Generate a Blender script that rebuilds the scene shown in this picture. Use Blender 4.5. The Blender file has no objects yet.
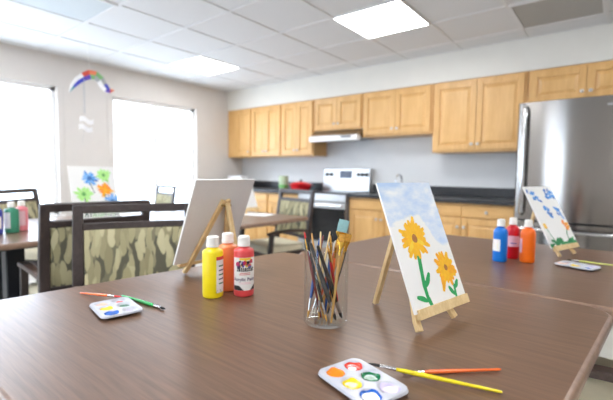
import bpy, bmesh, math, random
from mathutils import Vector, Matrix
rnd = random.Random(11)
PI = math.pi
R = math.radians
scene = bpy.context.scene
col = scene.collection

# ------------------------------------------------------------------ materials
def lin(c):
    f = lambda v: v / 12.92 if v <= .04045 else ((v + .055) / 1.055) ** 2.4
    return tuple(f(v / 255.) for v in c) + (1.,)

def base_mat(name):
    m = bpy.data.materials.new(name)
    m.use_nodes = True
    nt = m.node_tree
    return m, nt, nt.nodes['Principled BSDF']

def mat(name, c, rough=.5, metal=0., vary=.06, scale=40., coat=0., spec=.5, bump=0.):
    """plain procedural material: colour with a faint noise variation"""
    m, nt, b = base_mat(name)
    tc = nt.nodes.new('ShaderNodeTexCoord')
    nz = nt.nodes.new('ShaderNodeTexNoise'); nz.inputs['Scale'].default_value = scale
    nz.inputs['Detail'].default_value = 3
    nt.links.new(tc.outputs['Object'], nz.inputs['Vector'])
    rp = nt.nodes.new('ShaderNodeValToRGB')
    a = lin(c)
    rp.color_ramp.elements[0].position = .3; rp.color_ramp.elements[1].position = .7
    rp.color_ramp.elements[0].color = tuple(v * (1 - vary) for v in a[:3]) + (1,)
    rp.color_ramp.elements[1].color = tuple(min(1, v * (1 + vary)) for v in a[:3]) + (1,)
    nt.links.new(nz.outputs['Fac'], rp.inputs['Fac'])
    nt.links.new(rp.outputs['Color'], b.inputs['Base Color'])
    b.inputs['Roughness'].default_value = rough
    b.inputs['Metallic'].default_value = metal
    b.inputs['Coat Weight'].default_value = coat
    b.inputs['Specular IOR Level'].default_value = spec
    if bump:
        bp = nt.nodes.new('ShaderNodeBump'); bp.inputs['Strength'].default_value = bump
        bp.inputs['Distance'].default_value = .002
        nt.links.new(nz.outputs['Fac'], bp.inputs['Height'])
        nt.links.new(bp.outputs['Normal'], b.inputs['Normal'])
    return m

def wood(name, c0, c1, stretch, scale, rough, lo=.35, hi=.68, coat=0., fine=.35):
    """streaky grain: noise stretched along one object axis"""
    m, nt, b = base_mat(name)
    tc = nt.nodes.new('ShaderNodeTexCoord')
    mp = nt.nodes.new('ShaderNodeMapping'); mp.inputs['Scale'].default_value = stretch
    nt.links.new(tc.outputs['Object'], mp.inputs['Vector'])
    n1 = nt.nodes.new('ShaderNodeTexNoise'); n1.inputs['Scale'].default_value = scale
    n1.inputs['Detail'].default_value = 4; n1.inputs['Distortion'].default_value = .6
    n2 = nt.nodes.new('ShaderNodeTexNoise'); n2.inputs['Scale'].default_value = scale * 5
    n2.inputs['Detail'].default_value = 2
    nt.links.new(mp.outputs['Vector'], n1.inputs['Vector']); nt.links.new(mp.outputs['Vector'], n2.inputs['Vector'])
    mx = nt.nodes.new('ShaderNodeMix'); mx.inputs[0].default_value = fine
    nt.links.new(n1.outputs['Fac'], mx.inputs[2]); nt.links.new(n2.outputs['Fac'], mx.inputs[3])
    rp = nt.nodes.new('ShaderNodeValToRGB')
    rp.color_ramp.elements[0].position = lo; rp.color_ramp.elements[0].color = lin(c0)
    rp.color_ramp.elements[1].position = hi; rp.color_ramp.elements[1].color = lin(c1)
    nt.links.new(mx.outputs[0], rp.inputs['Fac'])
    nt.links.new(rp.outputs['Color'], b.inputs['Base Color'])
    b.inputs['Roughness'].default_value = rough
    b.inputs['Coat Weight'].default_value = coat
    return m

def leaf_fabric():
    m, nt, b = base_mat('leaf_fabric')
    N = nt.nodes.new; L = nt.links.new
    tc = N('ShaderNodeTexCoord')
    nz = N('ShaderNodeTexNoise'); nz.inputs['Scale'].default_value = 9
    L(tc.outputs['Object'], nz.inputs['Vector'])
    ds = N('ShaderNodeVectorMath'); ds.operation = 'MULTIPLY_ADD'
    ds.inputs[1].default_value = (.045, .045, .045)
    L(nz.outputs['Color'], ds.inputs[0]); L(tc.outputs['Object'], ds.inputs[2])
    def layer(rot, sc, w):
        mp = N('ShaderNodeMapping'); mp.inputs['Rotation'].default_value = (R(rot), 0, 0)
        mp.inputs['Scale'].default_value = (0.01, sc, sc * w)
        L(ds.outputs[0], mp.inputs['Vector'])
        v = N('ShaderNodeTexVoronoi'); v.inputs['Scale'].default_value = 1.
        L(mp.outputs['Vector'], v.inputs['Vector'])
        return v
    def tone(v, c0, c1):
        g = N('ShaderNodeSeparateColor'); L(v.outputs['Color'], g.inputs[0])
        r = N('ShaderNodeMix'); r.data_type = 'RGBA'; r.inputs[6].default_value = lin(c0); r.inputs[7].default_value = lin(c1)
        L(g.outputs[0], r.inputs[0]); return r.outputs[2]
    under = N('ShaderNodeRGB'); under.outputs[0].default_value = lin((92, 90, 76))
    res = under.outputs[0]
    for rot, sc, w, lim, c0, c1 in ((8, 31, .27, .50, (104, 101, 84), (156, 149, 118)), (38, 29, .25, .50, (138, 131, 102), (176, 168, 134)), (-36, 28, .25, .46, (150, 143, 110), (186, 178, 144))):
        v = layer(rot, sc, w)
        mr = N('ShaderNodeMapRange'); mr.inputs[1].default_value = lim + .025; mr.inputs[2].default_value = lim - .025
        L(v.outputs['Distance'], mr.inputs[0])
        m2 = N('ShaderNodeMix'); m2.data_type = 'RGBA'
        L(mr.outputs[0], m2.inputs[0]); L(res, m2.inputs[6]); L(tone(v, c0, c1), m2.inputs[7])
        res = m2.outputs[2]
    L(res, b.inputs['Base Color'])
    b.inputs['Roughness'].default_value = .85
    b.inputs['Specular IOR Level'].default_value = .2
    return m

def steel(name, c, rough, axis_scale, aniso=0., arot=0.):
    m, nt, b = base_mat(name)
    N = nt.nodes.new; L = nt.links.new
    tc = N('ShaderNodeTexCoord'); mp = N('ShaderNodeMapping'); mp.inputs['Scale'].default_value = axis_scale
    L(tc.outputs['Object'], mp.inputs['Vector'])
    nz = N('ShaderNodeTexNoise'); nz.inputs['Scale'].default_value = 60
    L(mp.outputs['Vector'], nz.inputs['Vector'])
    mr = N('ShaderNodeMapRange'); mr.inputs[3].default_value = rough * .95; mr.inputs[4].default_value = rough * 1.05
    L(nz.outputs['Fac'], mr.inputs[0]); L(mr.outputs[0], b.inputs['Roughness'])
    b.inputs['Base Color'].default_value = lin(c); b.inputs['Metallic'].default_value = 1.
    b.inputs['Anisotropic'].default_value = aniso; b.inputs['Anisotropic Rotation'].default_value = arot
    tg = N('ShaderNodeTangent'); tg.direction_type = 'RADIAL'; tg.axis = 'Z'; L(tg.outputs[0], b.inputs['Tangent'])
    return m

def emit(name, c, s):
    m, nt, b = base_mat(name)
    b.inputs['Base Color'].default_value = lin((245, 245, 245))
    b.inputs['Emission Color'].default_value = tuple(c) + (1,)
    b.inputs['Emission Strength'].default_value = s
    return m

def thin_glass(name, tint, lo, hi, rough):
    """thin see-through glass whose sheen rises towards grazing angles"""
    m = bpy.data.materials.new(name); m.use_nodes = True
    nt = m.node_tree; nt.nodes.clear()
    o = nt.nodes.new('ShaderNodeOutputMaterial'); t = nt.nodes.new('ShaderNodeBsdfTransparent')
    g = nt.nodes.new('ShaderNodeBsdfGlossy'); g.inputs['Roughness'].default_value = rough
    lw = nt.nodes.new('ShaderNodeLayerWeight'); lw.inputs['Blend'].default_value = .5
    pw = nt.nodes.new('ShaderNodeMath'); pw.operation = 'POWER'; pw.inputs[1].default_value = 4
    ma = nt.nodes.new('ShaderNodeMath'); ma.operation = 'MULTIPLY_ADD'; ma.inputs[1].default_value = hi; ma.inputs[2].default_value = lo
    nt.links.new(lw.outputs['Facing'], pw.inputs[0]); nt.links.new(pw.outputs[0], ma.inputs[0])
    mx = nt.nodes.new('ShaderNodeMixShader')
    t.inputs['Color'].default_value = tint
    nt.links.new(ma.outputs[0], mx.inputs[0]); nt.links.new(t.outputs[0], mx.inputs[1]); nt.links.new(g.outputs[0], mx.inputs[2])
    nt.links.new(mx.outputs[0], o.inputs[0])
    return m

def sky_wash():
    """canvas with a brushed light blue wash in its upper part (object coords: y = right, z = up from the bottom edge)"""
    m, nt, b = base_mat('painted_canvas_sky')
    N = nt.nodes.new; L = nt.links.new
    tc = N('ShaderNodeTexCoord'); sp = N('ShaderNodeSeparateXYZ'); L(tc.outputs['Object'], sp.inputs[0])
    # lower border of the wash along the width
    cv = N('ShaderNodeFloatCurve')
    mr = N('ShaderNodeMapRange'); mr.inputs[1].default_value = -.1235; mr.inputs[2].default_value = .1235
    L(sp.outputs['Y'], mr.inputs[0])
    c = cv.mapping.curves[0]
    c.points[0].location = (0, .66); c.points[1].location = (1, .47)
    for p in ((.2, .69), (.5, .73), (.64, .66), (.74, .52), (.88, .45)): c.points.new(*p)
    cv.mapping.update()
    L(mr.outputs[0], cv.inputs['Value'])
    vv = N('ShaderNodeMath'); vv.operation = 'DIVIDE'; vv.inputs[1].default_value = .354; L(sp.outputs['Z'], vv.inputs[0])
    df = N('ShaderNodeMath'); df.operation = 'SUBTRACT'; L(vv.outputs[0], df.inputs[0]); L(cv.outputs[0], df.inputs[1])
    nz = N('ShaderNodeTexNoise'); nz.inputs['Scale'].default_value = 55; nz.inputs['Detail'].default_value = 4
    mp = N('ShaderNodeMapping'); mp.inputs['Scale'].default_value = (1, .45, 1); mp.inputs['Rotation'].default_value = (R(25), 0, 0)
    L(tc.outputs['Object'], mp.inputs['Vector']); L(mp.outputs['Vector'], nz.inputs['Vector'])
    s1 = N('ShaderNodeMath'); s1.operation = 'MULTIPLY_ADD'; s1.inputs[1].default_value = .12; L(nz.outputs['Fac'], s1.inputs[0]); L(df.outputs[0], s1.inputs[2])
    ms = N('ShaderNodeMapRange'); ms.inputs[1].default_value = .04; ms.inputs[2].default_value = .07; L(s1.outputs[0], ms.inputs[0])
    n2 = N('ShaderNodeTexNoise'); n2.inputs['Scale'].default_value = 24; n2.inputs['Detail'].default_value = 5; L(mp.outputs['Vector'], n2.inputs['Vector'])
    r2 = N('ShaderNodeValToRGB')
    r2.color_ramp.elements[0].position = .36; r2.color_ramp.elements[0].color = lin((182, 207, 238))
    r2.color_ramp.elements[1].position = .64; r2.color_ramp.elements[1].color = lin((236, 240, 244))
    L(n2.outputs['Fac'], r2.inputs['Fac'])
    mx = N('ShaderNodeMix'); mx.data_type = 'RGBA'
    mx.inputs[6].default_value = lin((240, 240, 238)); L(ms.outputs[0], mx.inputs[0]); L(r2.outputs['Color'], mx.inputs[7])
    L(mx.outputs[2], b.inputs['Base Color']); b.inputs['Roughness'].default_value = .7
    return m

M = {}
M['wall_warm'] = mat('beige_wall_paint', (213, 208, 203), .85, vary=.015, scale=6)
M['wall_cool'] = mat('kitchen_wall_paint', (216, 217, 218), .8, vary=.015, scale=6)
M['soffit'] = mat('soffit_paint', (222, 219, 211), .85, vary=.015, scale=6)
M['trim'] = mat('white_trim_paint', (232, 231, 229), .5, vary=.02)
M['tile'] = mat('ceiling_tile', (216, 217, 218), .95, vary=.03, scale=260, bump=.25)
M['tbar'] = mat('ceiling_bar_paint', (216, 216, 216), .6, vary=.02)
M['floor'] = mat('light_vinyl_floor', (200, 197, 190), .35, vary=.05, scale=14)
M['laminate'] = wood('walnut_laminate', (91, 65, 47), (123, 92, 70), (1.2, 30, 30), 3.0, .33, lo=.32, hi=.7, coat=.0)
M['laminate'].node_tree.nodes['Principled BSDF'].inputs['Specular IOR Level'].default_value = .75
M['laminate_mid'] = wood('walnut_laminate_other', (106, 82, 66), (136, 108, 90), (1.2, 30, 30), 3.0, .28)
M['edge_highlight'] = wood('laminate_edge_highlight', (126, 100, 84), (152, 124, 106), (6, 6, 6), 3., .3)  # table edge: reflected highlight painted in as a lighter brown
M['maple'] = wood('honey_maple', (206, 158, 95), (225, 182, 120), (9, 9, .9), 2.4, .38)
M['maple_base'] = wood('honey_maple_crosswise', (204, 156, 93), (223, 180, 118), (.9, 9, 9), 2.4, .38)
M['counter'] = mat('black_counter', (38, 38, 40), .3, vary=.5, scale=120)
M['nickel'] = mat('satin_nickel', (196, 192, 186), .3, 1., vary=.02)
M['chrome'] = mat('chrome_metal', (205, 206, 208), .12, 1., vary=.02)
M['steel'] = steel('brushed_stainless', (150, 146, 142), .17, (1, 1, .02), .93, .25)
M['steel_h'] = steel('brushed_stainless_horizontal', (176, 175, 174), .3, (.02, 1, 1))
M['gray_case'] = mat('grey_appliance_case', (120, 120, 122), .5)
M['black_glass'] = mat('black_oven_glass', (14, 15, 18), .12, vary=.1)
M['black'] = mat('black_plastic', (24, 24, 26), .45)
M['hoodwhite'] = mat('white_enamel', (236, 236, 236), .35, vary=.02)
M['espresso'] = wood('espresso_wood', (46, 37, 35), (66, 54, 51), (3, 3, 3), 5, .42)
M['armwood'] = wood('worn_espresso_wood', (70, 54, 47), (96, 76, 66), (3, 3, 3), 5, .4)
M['fabric'] = leaf_fabric()
M['cream'] = mat('cream_vinyl', (222, 213, 186), .5, vary=.03)
M['dark_metal'] = mat('dark_metal', (34, 36, 42), .45, .3)
M['pine'] = wood('pale_pine', (214, 182, 128), (236, 210, 160), (6, 6, 1.5), 8, .55)
M['brass'] = mat('dull_brass', (150, 128, 84), .35, 1.)
M['canvas'] = mat('white_canvas', (240, 240, 238), .75, vary=.015, scale=500)
M['canvas_back'] = mat('raw_canvas_back', (222, 221, 220), .85, vary=.03, scale=300)
M['canvas_sky'] = sky_wash()
M['yel'] = mat('yellow_paint_bottle', (250, 226, 20), .32, vary=.02)
M['peach'] = mat('peach_orange_bottle', (246, 148, 94), .32, vary=.02)
M['coral'] = mat('coral_red_bottle', (222, 74, 76), .32, vary=.02)
M['blue'] = mat('blue_bottle', (10, 118, 214), .3, vary=.02)
M['red'] = mat('red_bottle', (206, 18, 36), .3, vary=.02)
M['orange'] = mat('orange_bottle', (250, 112, 16), .3, vary=.02)
M['greenb'] = mat('green_bottle', (60, 142, 112), .35, vary=.02)
M['pinkb'] = mat('pink_bottle', (242, 140, 150), .35, vary=.02)
M['cap'] = mat('white_cap_plastic', (240, 238, 232), .4, vary=.02)
M['label'] = mat('white_label', (238, 236, 232), .5, vary=.02)
M['ink_black'] = mat('black_ink', (26, 24, 26), .5)
M['ink_purple'] = mat('dark_purple_ink', (70, 44, 84), .5)
M['ink_red'] = mat('red_ink', (214, 60, 56), .5)
M['ink_magenta'] = mat('magenta_ink', (196, 40, 96), .5)
M['ink_blue'] = mat('blue_ink', (60, 70, 170), .5)
M['ink_yellow'] = mat('yellow_ink', (248, 206, 40), .5)
M['ink_orange'] = mat('orange_ink', (240, 130, 40), .5)
M['ink_green'] = mat('green_ink', (24, 120, 60), .5)
M['ink_pink'] = mat('pink_ink', (240, 190, 200), .5)
M['p_yel1'] = mat('sunflower_yellow', (252, 190, 24), .5, vary=.08, scale=90)
M['p_yel2'] = mat('sunflower_gold', (248, 174, 26), .5, vary=.08, scale=90)
M['p_yel3'] = mat('sunflower_lemon', (254, 210, 56), .5, vary=.08, scale=90)
M['p_org'] = mat('flower_orange', (247, 146, 40), .5, vary=.08, scale=90)
M['p_brn'] = mat('flower_brown', (176, 112, 54), .5, vary=.1, scale=200)
M['p_grn'] = mat('stem_green', (38, 164, 92), .5, vary=.08, scale=90)
M['p_grn2'] = mat('grass_green', (36, 132, 78), .5, vary=.15, scale=120)
M['p_blue'] = mat('petal_blue', (74, 150, 222), .5, vary=.1, scale=120)
M['p_blue2'] = mat('petal_deep_blue', (52, 110, 190), .5, vary=.1, scale=120)
M['p_lblue'] = mat('petal_sky_blue', (128, 186, 242), .5, vary=.08, scale=120)
M['p_lime'] = mat('petal_lime', (176, 232, 140), .5, vary=.08, scale=120)
M['p_lime2'] = mat('petal_green', (98, 170, 84), .5, vary=.08, scale=120)
M['p_dark'] = mat('dark_green_line', (60, 92, 84), .5)
M['tray'] = mat('white_palette_plastic', (190, 192, 201), .3, vary=.01)
M['wet_yellow'] = mat('wet_yellow_paint', (248, 214, 40), .15)
M['wet_orange'] = mat('wet_orange_paint', (250, 140, 30), .15)
M['wet_red'] = mat('wet_red_paint', (226, 60, 44), .15)
M['wet_green'] = mat('wet_green_paint', (14, 112, 68), .15)
M['wet_blue'] = mat('wet_blue_paint', (30, 96, 190), .15)
M['wet_white'] = mat('wet_white_paint', (244, 244, 246), .15)
M['wet_lilac'] = mat('wet_lilac_paint', (206, 196, 228), .15)
M['wet_peach'] = mat('wet_peach_paint', (244, 206, 184), .15)
M['bristle_dark'] = mat('dark_bristles', (30, 28, 30), .7, vary=.3, scale=400)
M['bristle_tan'] = mat('golden_bristles', (206, 152, 60), .6, vary=.25, scale=400)
M['bristle_teal'] = mat('pale_teal_bristles', (150, 196, 200), .6, vary=.1, scale=400)
M['bristle_white'] = mat('white_bristles', (226, 222, 212), .6, vary=.1, scale=400)
M['bristle_red'] = mat('red_loaded_bristles', (206, 34, 36), .3, vary=.1)
M['ferrule'] = mat('silver_ferrule', (206, 206, 208), .22, 1.)
M['ferrule_gold'] = mat('gold_ferrule', (232, 186, 84), .22, 1.)
for k, c in dict(h_black=(26, 26, 28), h_grey=(62, 64, 66), h_red=(190, 32, 34), h_orange=(244, 112, 44), h_orangered=(206, 84, 40), h_yellow=(244, 224, 30),
                 h_green=(44, 168, 84), h_blue=(40, 84, 160), h_maroon=(120, 44, 46), h_wood=(206, 158, 88), h_cream=(232, 206, 150), h_white=(216, 214, 206), h_lime=(214, 226, 120)).items():
    M[k] = mat('handle_' + k[2:], c, .25, vary=.03, coat=.4)
M['glass'] = thin_glass('clear_glass', (.97, .98, .975, 1), .025, .6, .03)
M['pane'] = thin_glass('window_glass', (.985, .99, .99, 1), .02, .7, .02)
M['light'] = emit('troffer_diffuser', (.965, .97, .99), 19.0)
M['display'] = mat('range_display', (30, 44, 74), .2)
M['red_pot'] = mat('red_enamel', (214, 30, 38), .25, vary=.02)
M['canister'] = mat('green_tin', (176, 192, 158), .45, vary=.1, scale=30)
M['paper'] = mat('white_paper', (240, 240, 240), .8, vary=.01)
M['vent'] = mat('grey_vent_mesh', (168, 167, 163), .7, vary=.1, scale=700)
M['vent_cool'] = mat('pale_vent_mesh', (196, 204, 208), .7, vary=.08, scale=700)
M['mob_teal'] = mat('mobile_teal', (60, 150, 160), .3); M['mob_blue'] = mat('mobile_blue', (50, 60, 190), .3)
M['mob_purple'] = mat('mobile_purple', (96, 70, 180), .3); M['mob_red'] = mat('mobile_red', (222, 80, 60), .3)
M['mob_green'] = mat('mobile_green', (130, 190, 120), .3); M['mob_orange'] = mat('mobile_orange', (236, 130, 90), .3)
M['mob_grey'] = mat('mobile_grey', (170, 172, 176), .3); M['mob_white'] = mat('mobile_white', (246, 246, 248), .3)
M['dull_grey'] = mat('heater_grey', (206, 204, 200), .5)

# ------------------------------------------------------------------ mesh helpers
def finish(name, bm, m, parent=None, loc=(0, 0, 0), rotz=0, bevel=0, smooth=True, seg=2, ang=40, recalc=True):
    if recalc:
        bmesh.ops.recalc_face_normals(bm, faces=bm.faces)
    me = bpy.data.meshes.new(name)
    bm.to_mesh(me); bm.free()
    ms = m if isinstance(m, (list, tuple)) else [m]
    for x in ms: me.materials.append(x)
    if smooth:
        for p in me.polygons: p.use_smooth = True
        me.set_sharp_from_angle(angle=R(ang))
    o = bpy.data.objects.new(name, me)
    col.objects.link(o)
    o.location = loc; o.rotation_euler = (0, 0, rotz)
    if parent is not None: o.parent = parent
    if bevel:
        b = o.modifiers.new('bevel', 'BEVEL'); b.width = bevel; b.segments = seg; b.limit_method = 'ANGLE'; b.angle_limit = R(35)
        b.harden_normals = False
    return o

def box(bm, x0, x1, y0, y1, z0, z1, mi=0):
    vs = [bm.verts.new(p) for p in ((x0, y0, z0), (x1, y0, z0), (x1, y1, z0), (x0, y1, z0), (x0, y0, z1), (x1, y0, z1), (x1, y1, z1), (x0, y1, z1))]
    for f in ((0, 3, 2, 1), (4, 5, 6, 7), (0, 1, 5, 4), (1, 2, 6, 5), (2, 3, 7, 6), (3, 0, 4, 7)):
        bm.faces.new([vs[i] for i in f]).material_index = mi
    return vs

def lathe(bm, prof, n=40, mi=0, c=(0, 0, 0), closed=False):
    """prof: list of (r, z) bottom to top; r = 0 makes a pole"""
    rings = []
    for r, z in prof:
        if r < 1e-6: rings.append([bm.verts.new((c[0], c[1], c[2] + z))])
        else: rings.append([bm.verts.new((c[0] + r * math.cos(2 * PI * i / n), c[1] + r * math.sin(2 * PI * i / n), c[2] + z)) for i in range(n)])
    pairs = list(zip(rings, rings[1:]))
    if closed: pairs.append((rings[-1], rings[0]))
    for a, b in pairs:
        for i in range(n):
            j = (i + 1) % n
            if len(a) == 1 and len(b) == 1: continue
            if len(a) == 1: f = bm.faces.new((a[0], b[j], b[i]))
            elif len(b) == 1: f = bm.faces.new((a[i], a[j], b[0]))
            else: f = bm.faces.new((a[i], a[j], b[j], b[i]))
            f.material_index = mi

def tube(bm, pts, rad, n=12, mi=0, caps=True):
    """round tube along a polyline; rad number or list"""
    pts = [Vector(p) for p in pts]
    rs = rad if isinstance(rad, (list, tuple)) else [rad] * len(pts)
    rings = []
    up = None
    for i, p in enumerate(pts):
        t = (pts[min(i + 1, len(pts) - 1)] - pts[max(i - 1, 0)]).normalized()
        if up is None:
            up = Vector((0, 0, 1)) if abs(t.z) < .9 else Vector((1, 0, 0))
        a = t.cross(up).normalized(); b = a.cross(t).normalized(); up = b
        rings.append([bm.verts.new(p + (a * math.cos(2 * PI * k / n) + b * math.sin(2 * PI * k / n)) * rs[i]) for k in range(n)])
    for a, b in zip(rings, rings[1:]):
        for k in range(n):
            bm.faces.new((a[k], a[(k + 1) % n], b[(k + 1) % n], b[k])).material_index = mi
    if caps:
        bm.faces.new(rings[0][::-1]).material_index = mi; bm.faces.new(rings[-1]).material_index = mi

def sweep(bm, pts, w, d, side, mi=0):
    """rectangular bar along a polyline; w along 'side', d across it (numbers or lists)"""
    pts = [Vector(p) for p in pts]; side = Vector(side).normalized()
    ws = w if isinstance(w, (list, tuple)) else [w] * len(pts)
    dd = d if isinstance(d, (list, tuple)) else [d] * len(pts)
    rings = []
    for i, p in enumerate(pts):
        t = (pts[min(i + 1, len(pts) - 1)] - pts[max(i - 1, 0)]).normalized()
        s = (side - t * side.dot(t)).normalized(); q = t.cross(s).normalized()
        rings.append([bm.verts.new(p + s * (a * ws[i] / 2) + q * (b * dd[i] / 2)) for a, b in ((-1, -1), (1, -1), (1, 1), (-1, 1))])
    for a, b in zip(rings, rings[1:]):
        for k in range(4):
            bm.faces.new((a[k], a[(k + 1) % 4], b[(k + 1) % 4], b[k])).material_index = mi
    bm.faces.new(rings[0][::-1]).material_index = mi; bm.faces.new(rings[-1]).material_index = mi

def prism(bm, poly, z0, z1, mi=0):
    a = [bm.verts.new((x, y, z0)) for x, y in poly]; b = [bm.verts.new((x, y, z1)) for x, y in poly]
    n = len(poly)
    bm.faces.new(a[::-1]).material_index = mi; bm.faces.new(b).material_index = mi
    for i in range(n): bm.faces.new((a[i], a[(i + 1) % n], b[(i + 1) % n], b[i])).material_index = mi

def extrude_profile_x(bm, prof, x0, x1, mi=0):
    """prof: (y, z) polygon, extruded along x"""
    a = [bm.verts.new((x0, y, z)) for y, z in prof]; b = [bm.verts.new((x1, y, z)) for y, z in prof]
    n = len(prof)
    bm.faces.new(a[::-1]).material_index = mi; bm.faces.new(b).material_index = mi
    for i in range(n): bm.faces.new((a[i], a[(i + 1) % n], b[(i + 1) % n], b[i])).material_index = mi

def round_poly(pts, r, n=6):
    out = []
    k = len(pts)
    for i in range(k):
        p = Vector(pts[i]); a = (Vector(pts[i - 1]) - p).normalized(); b = (Vector(pts[(i + 1) % k]) - p).normalized()
        ang = a.angle(b); t = r / math.tan(ang / 2)
        p0 = p + a * t; p1 = p + b * t; c = p + (a + b).normalized() * (r / math.sin(ang / 2))
        a0 = math.atan2(p0.y - c.y, p0.x - c.x); a1 = math.atan2(p1.y - c.y, p1.x - c.x)
        d = (a1 - a0 + PI) % (2 * PI) - PI
        for j in range(n + 1): out.append((c.x + r * math.cos(a0 + d * j / n), c.y + r * math.sin(a0 + d * j / n)))
    return out

NB = bmesh.new
def part(name, bm, m, parent, **k): return finish(name, bm, m, parent, **k)
def empty(name, loc, rotz=0):
    o = bpy.data.objects.new(name, None); col.objects.link(o)
    o.location = loc; o.rotation_euler = (0, 0, rotz); o.empty_display_size = .05
    return o
def tag(o, label, cat, group=None):
    o['label'] = label; o['category'] = cat
    if group: o['group'] = group
    return o
def thing(name, label, cat, loc=(0, 0, 0), rotz=0, group=None): return tag(empty(name, loc, rotz), label, cat, group)
def struct(name, bm, m, **k):
    o = finish(name, bm, m, **k); o['kind'] = 'structure'; return o
def copy_tree(o, parent=None):
    c = o.copy(); col.objects.link(c)
    if parent is not None: c.parent = parent
    for ch in o.children: copy_tree(ch, c)
    return c

# ------------------------------------------------------------------ room shell
H = 2.467
X1, Y0 = 8.0, -7.6
bm = NB(); box(bm, -.3, X1 + .2, Y0 - .2, .2, -.1, 0); struct('floor', bm, M['floor'])
bm = NB(); box(bm, -.3, X1 + .2, Y0 - .2, .2, H, H + .1); ceil = struct('ceiling', bm, M['tile'])
bm = NB()
gx = [.69 + .61 * k for k in range(-1, 13)]; gy = [-.62 - .61 * k for k in range(0, 12)]
for x in gx: box(bm, x - .012, x + .012, Y0, -.33, H - .006, H + .001)
for y in gy: box(bm, 0, X1, y - .012, y + .012, H - .0062, H + .001)
g = finish('ceiling_grid', bm, M['tbar'], ceil)
bm = NB(); box(bm, -.15, X1 + .15, 0, .15, 0, H); struct('wall_back', bm, M['wall_cool'])
bm = NB(); box(bm, X1, X1 + .15, Y0, 0, 0, H); struct('wall_right', bm, M['wall_warm'])
bm = NB(); box(bm, 0, X1, -.33, 0, 2.158, H); struct('wall_soffit', bm, M['soffit'])

WINS = [(-4.75, -2.845), (-2.215, -.945), (-7.2, -5.35)]; ZS, ZT = .64, 2.105
bm = NB()
ys = [Y0, -7.2, -5.35, -4.75, -2.845, -2.215, -.945, 0]
for i in range(0, 8, 2): box(bm, -.15, 0, ys[i], ys[i + 1], 0, H)
for a, b in WINS:
    box(bm, -.15, 0, a, b, 0, ZS); box(bm, -.15, 0, a, b, ZT, H)
struct('wall_left', bm, M['wall_warm'])
FX0, FX1 = 3.0, 3.9
bm = NB()
box(bm, -.15, FX0, Y0 - .15, Y0, 0, H); box(bm, FX1, X1 + .15, Y0 - .15, Y0, 0, H)
box(bm, FX0, FX1, Y0 - .15, Y0, 2.1, H)
struct('wall_front', bm, M['wall_warm'])
bm = NB(); box(bm, 0, .014, Y0, -.62, 0, .1); struct('baseboard_left', bm, M['trim'], bevel=.004)

def window(n, a, b):
    bm = NB()
    for q in ((a, a + .045), (b - .045, b)): box(bm, -.11, -.05, q[0], q[1], ZS, ZT)
    box(bm, -.11, -.05, a, b, ZS, ZS + .045); box(bm, -.11, -.05, a, b, ZT - .045, ZT)
    mid = (a + b) / 2
    box(bm, -.10, -.06, mid - .025, mid + .025, ZS + .045, ZT - .045)
    w = struct('window_%d' % n, bm, M['trim'])
    bm = NB()
    box(bm, -.083, -.079, a + .045, mid - .025, ZS + .045, ZT - .045); box(bm, -.083, -.079, mid + .025, b - .045, ZS + .045, ZT - .045)
    finish('pane', bm, M['pane'], w)
    bm = NB()
    c = .065
    box(bm, 0, .012, a - c, a, ZS - .02, ZT + .0); box(bm, 0, .012, b, b + c, ZS - .02, ZT + .0)
    finish('casing', bm, M['wall_warm'], w, bevel=.003)
    bm = NB(); box(bm, -.05, .03, a - .05, b + .05, ZS - .035, ZS - .003); finish('sill', bm, M['trim'], w, bevel=.005)
    l = bpy.data.lights.new('window_portal', 'AREA'); l.shape = 'RECTANGLE'; l.size = b - a; l.size_y = ZT - ZS
    l.cycles.is_portal = True
    lo = bpy.data.objects.new('window_portal', l); col.objects.link(lo); lo.parent = w
    lo.location = (-.13, mid, (ZS + ZT) / 2); lo.rotation_euler = (PI / 2, 0, -PI / 2)
for i, (a, b) in enumerate(WINS): window(i + 1, a, b)
# unseen glazed door behind the camera, added and widened for the refrigerator's bright stripe
bm = NB()
box(bm, FX0, FX0 + .06, Y0 - .1, Y0 - .05, 0, 2.1); box(bm, FX1 - .06, FX1, Y0 - .1, Y0 - .05, 0, 2.1)
box(bm, FX0 + .06, FX1 - .06, Y0 - .1, Y0 - .05, 0, .2); box(bm, FX0 + .06, FX1 - .06, Y0 - .1, Y0 - .05, 2.03, 2.1)
d1 = struct('added_door_1', bm, M['trim'])
bm = NB(); box(bm, FX0 + .06, FX1 - .06, Y0 - .078, Y0 - .074, .2, 2.03); finish('pane', bm, M['pane'], d1)
bm = NB(); tube(bm, [(FX1 - .03, Y0 - .05, 1.0), (FX1 - .03, Y0 - .005, 1.0), (FX1 - .12, Y0 - .005, 1.0)], .009); finish('door_handle', bm, M['nickel'], d1)
l = bpy.data.lights.new('door_portal', 'AREA'); l.shape = 'RECTANGLE'; l.size = FX1 - FX0; l.size_y = 2.1; l.cycles.is_portal = True
lo = bpy.data.objects.new('door_portal', l); col.objects.link(lo); lo.parent = d1
lo.location = ((FX0 + FX1) / 2, Y0 - .13, 1.05); lo.rotation_euler = (PI / 2, 0, 0)

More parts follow.
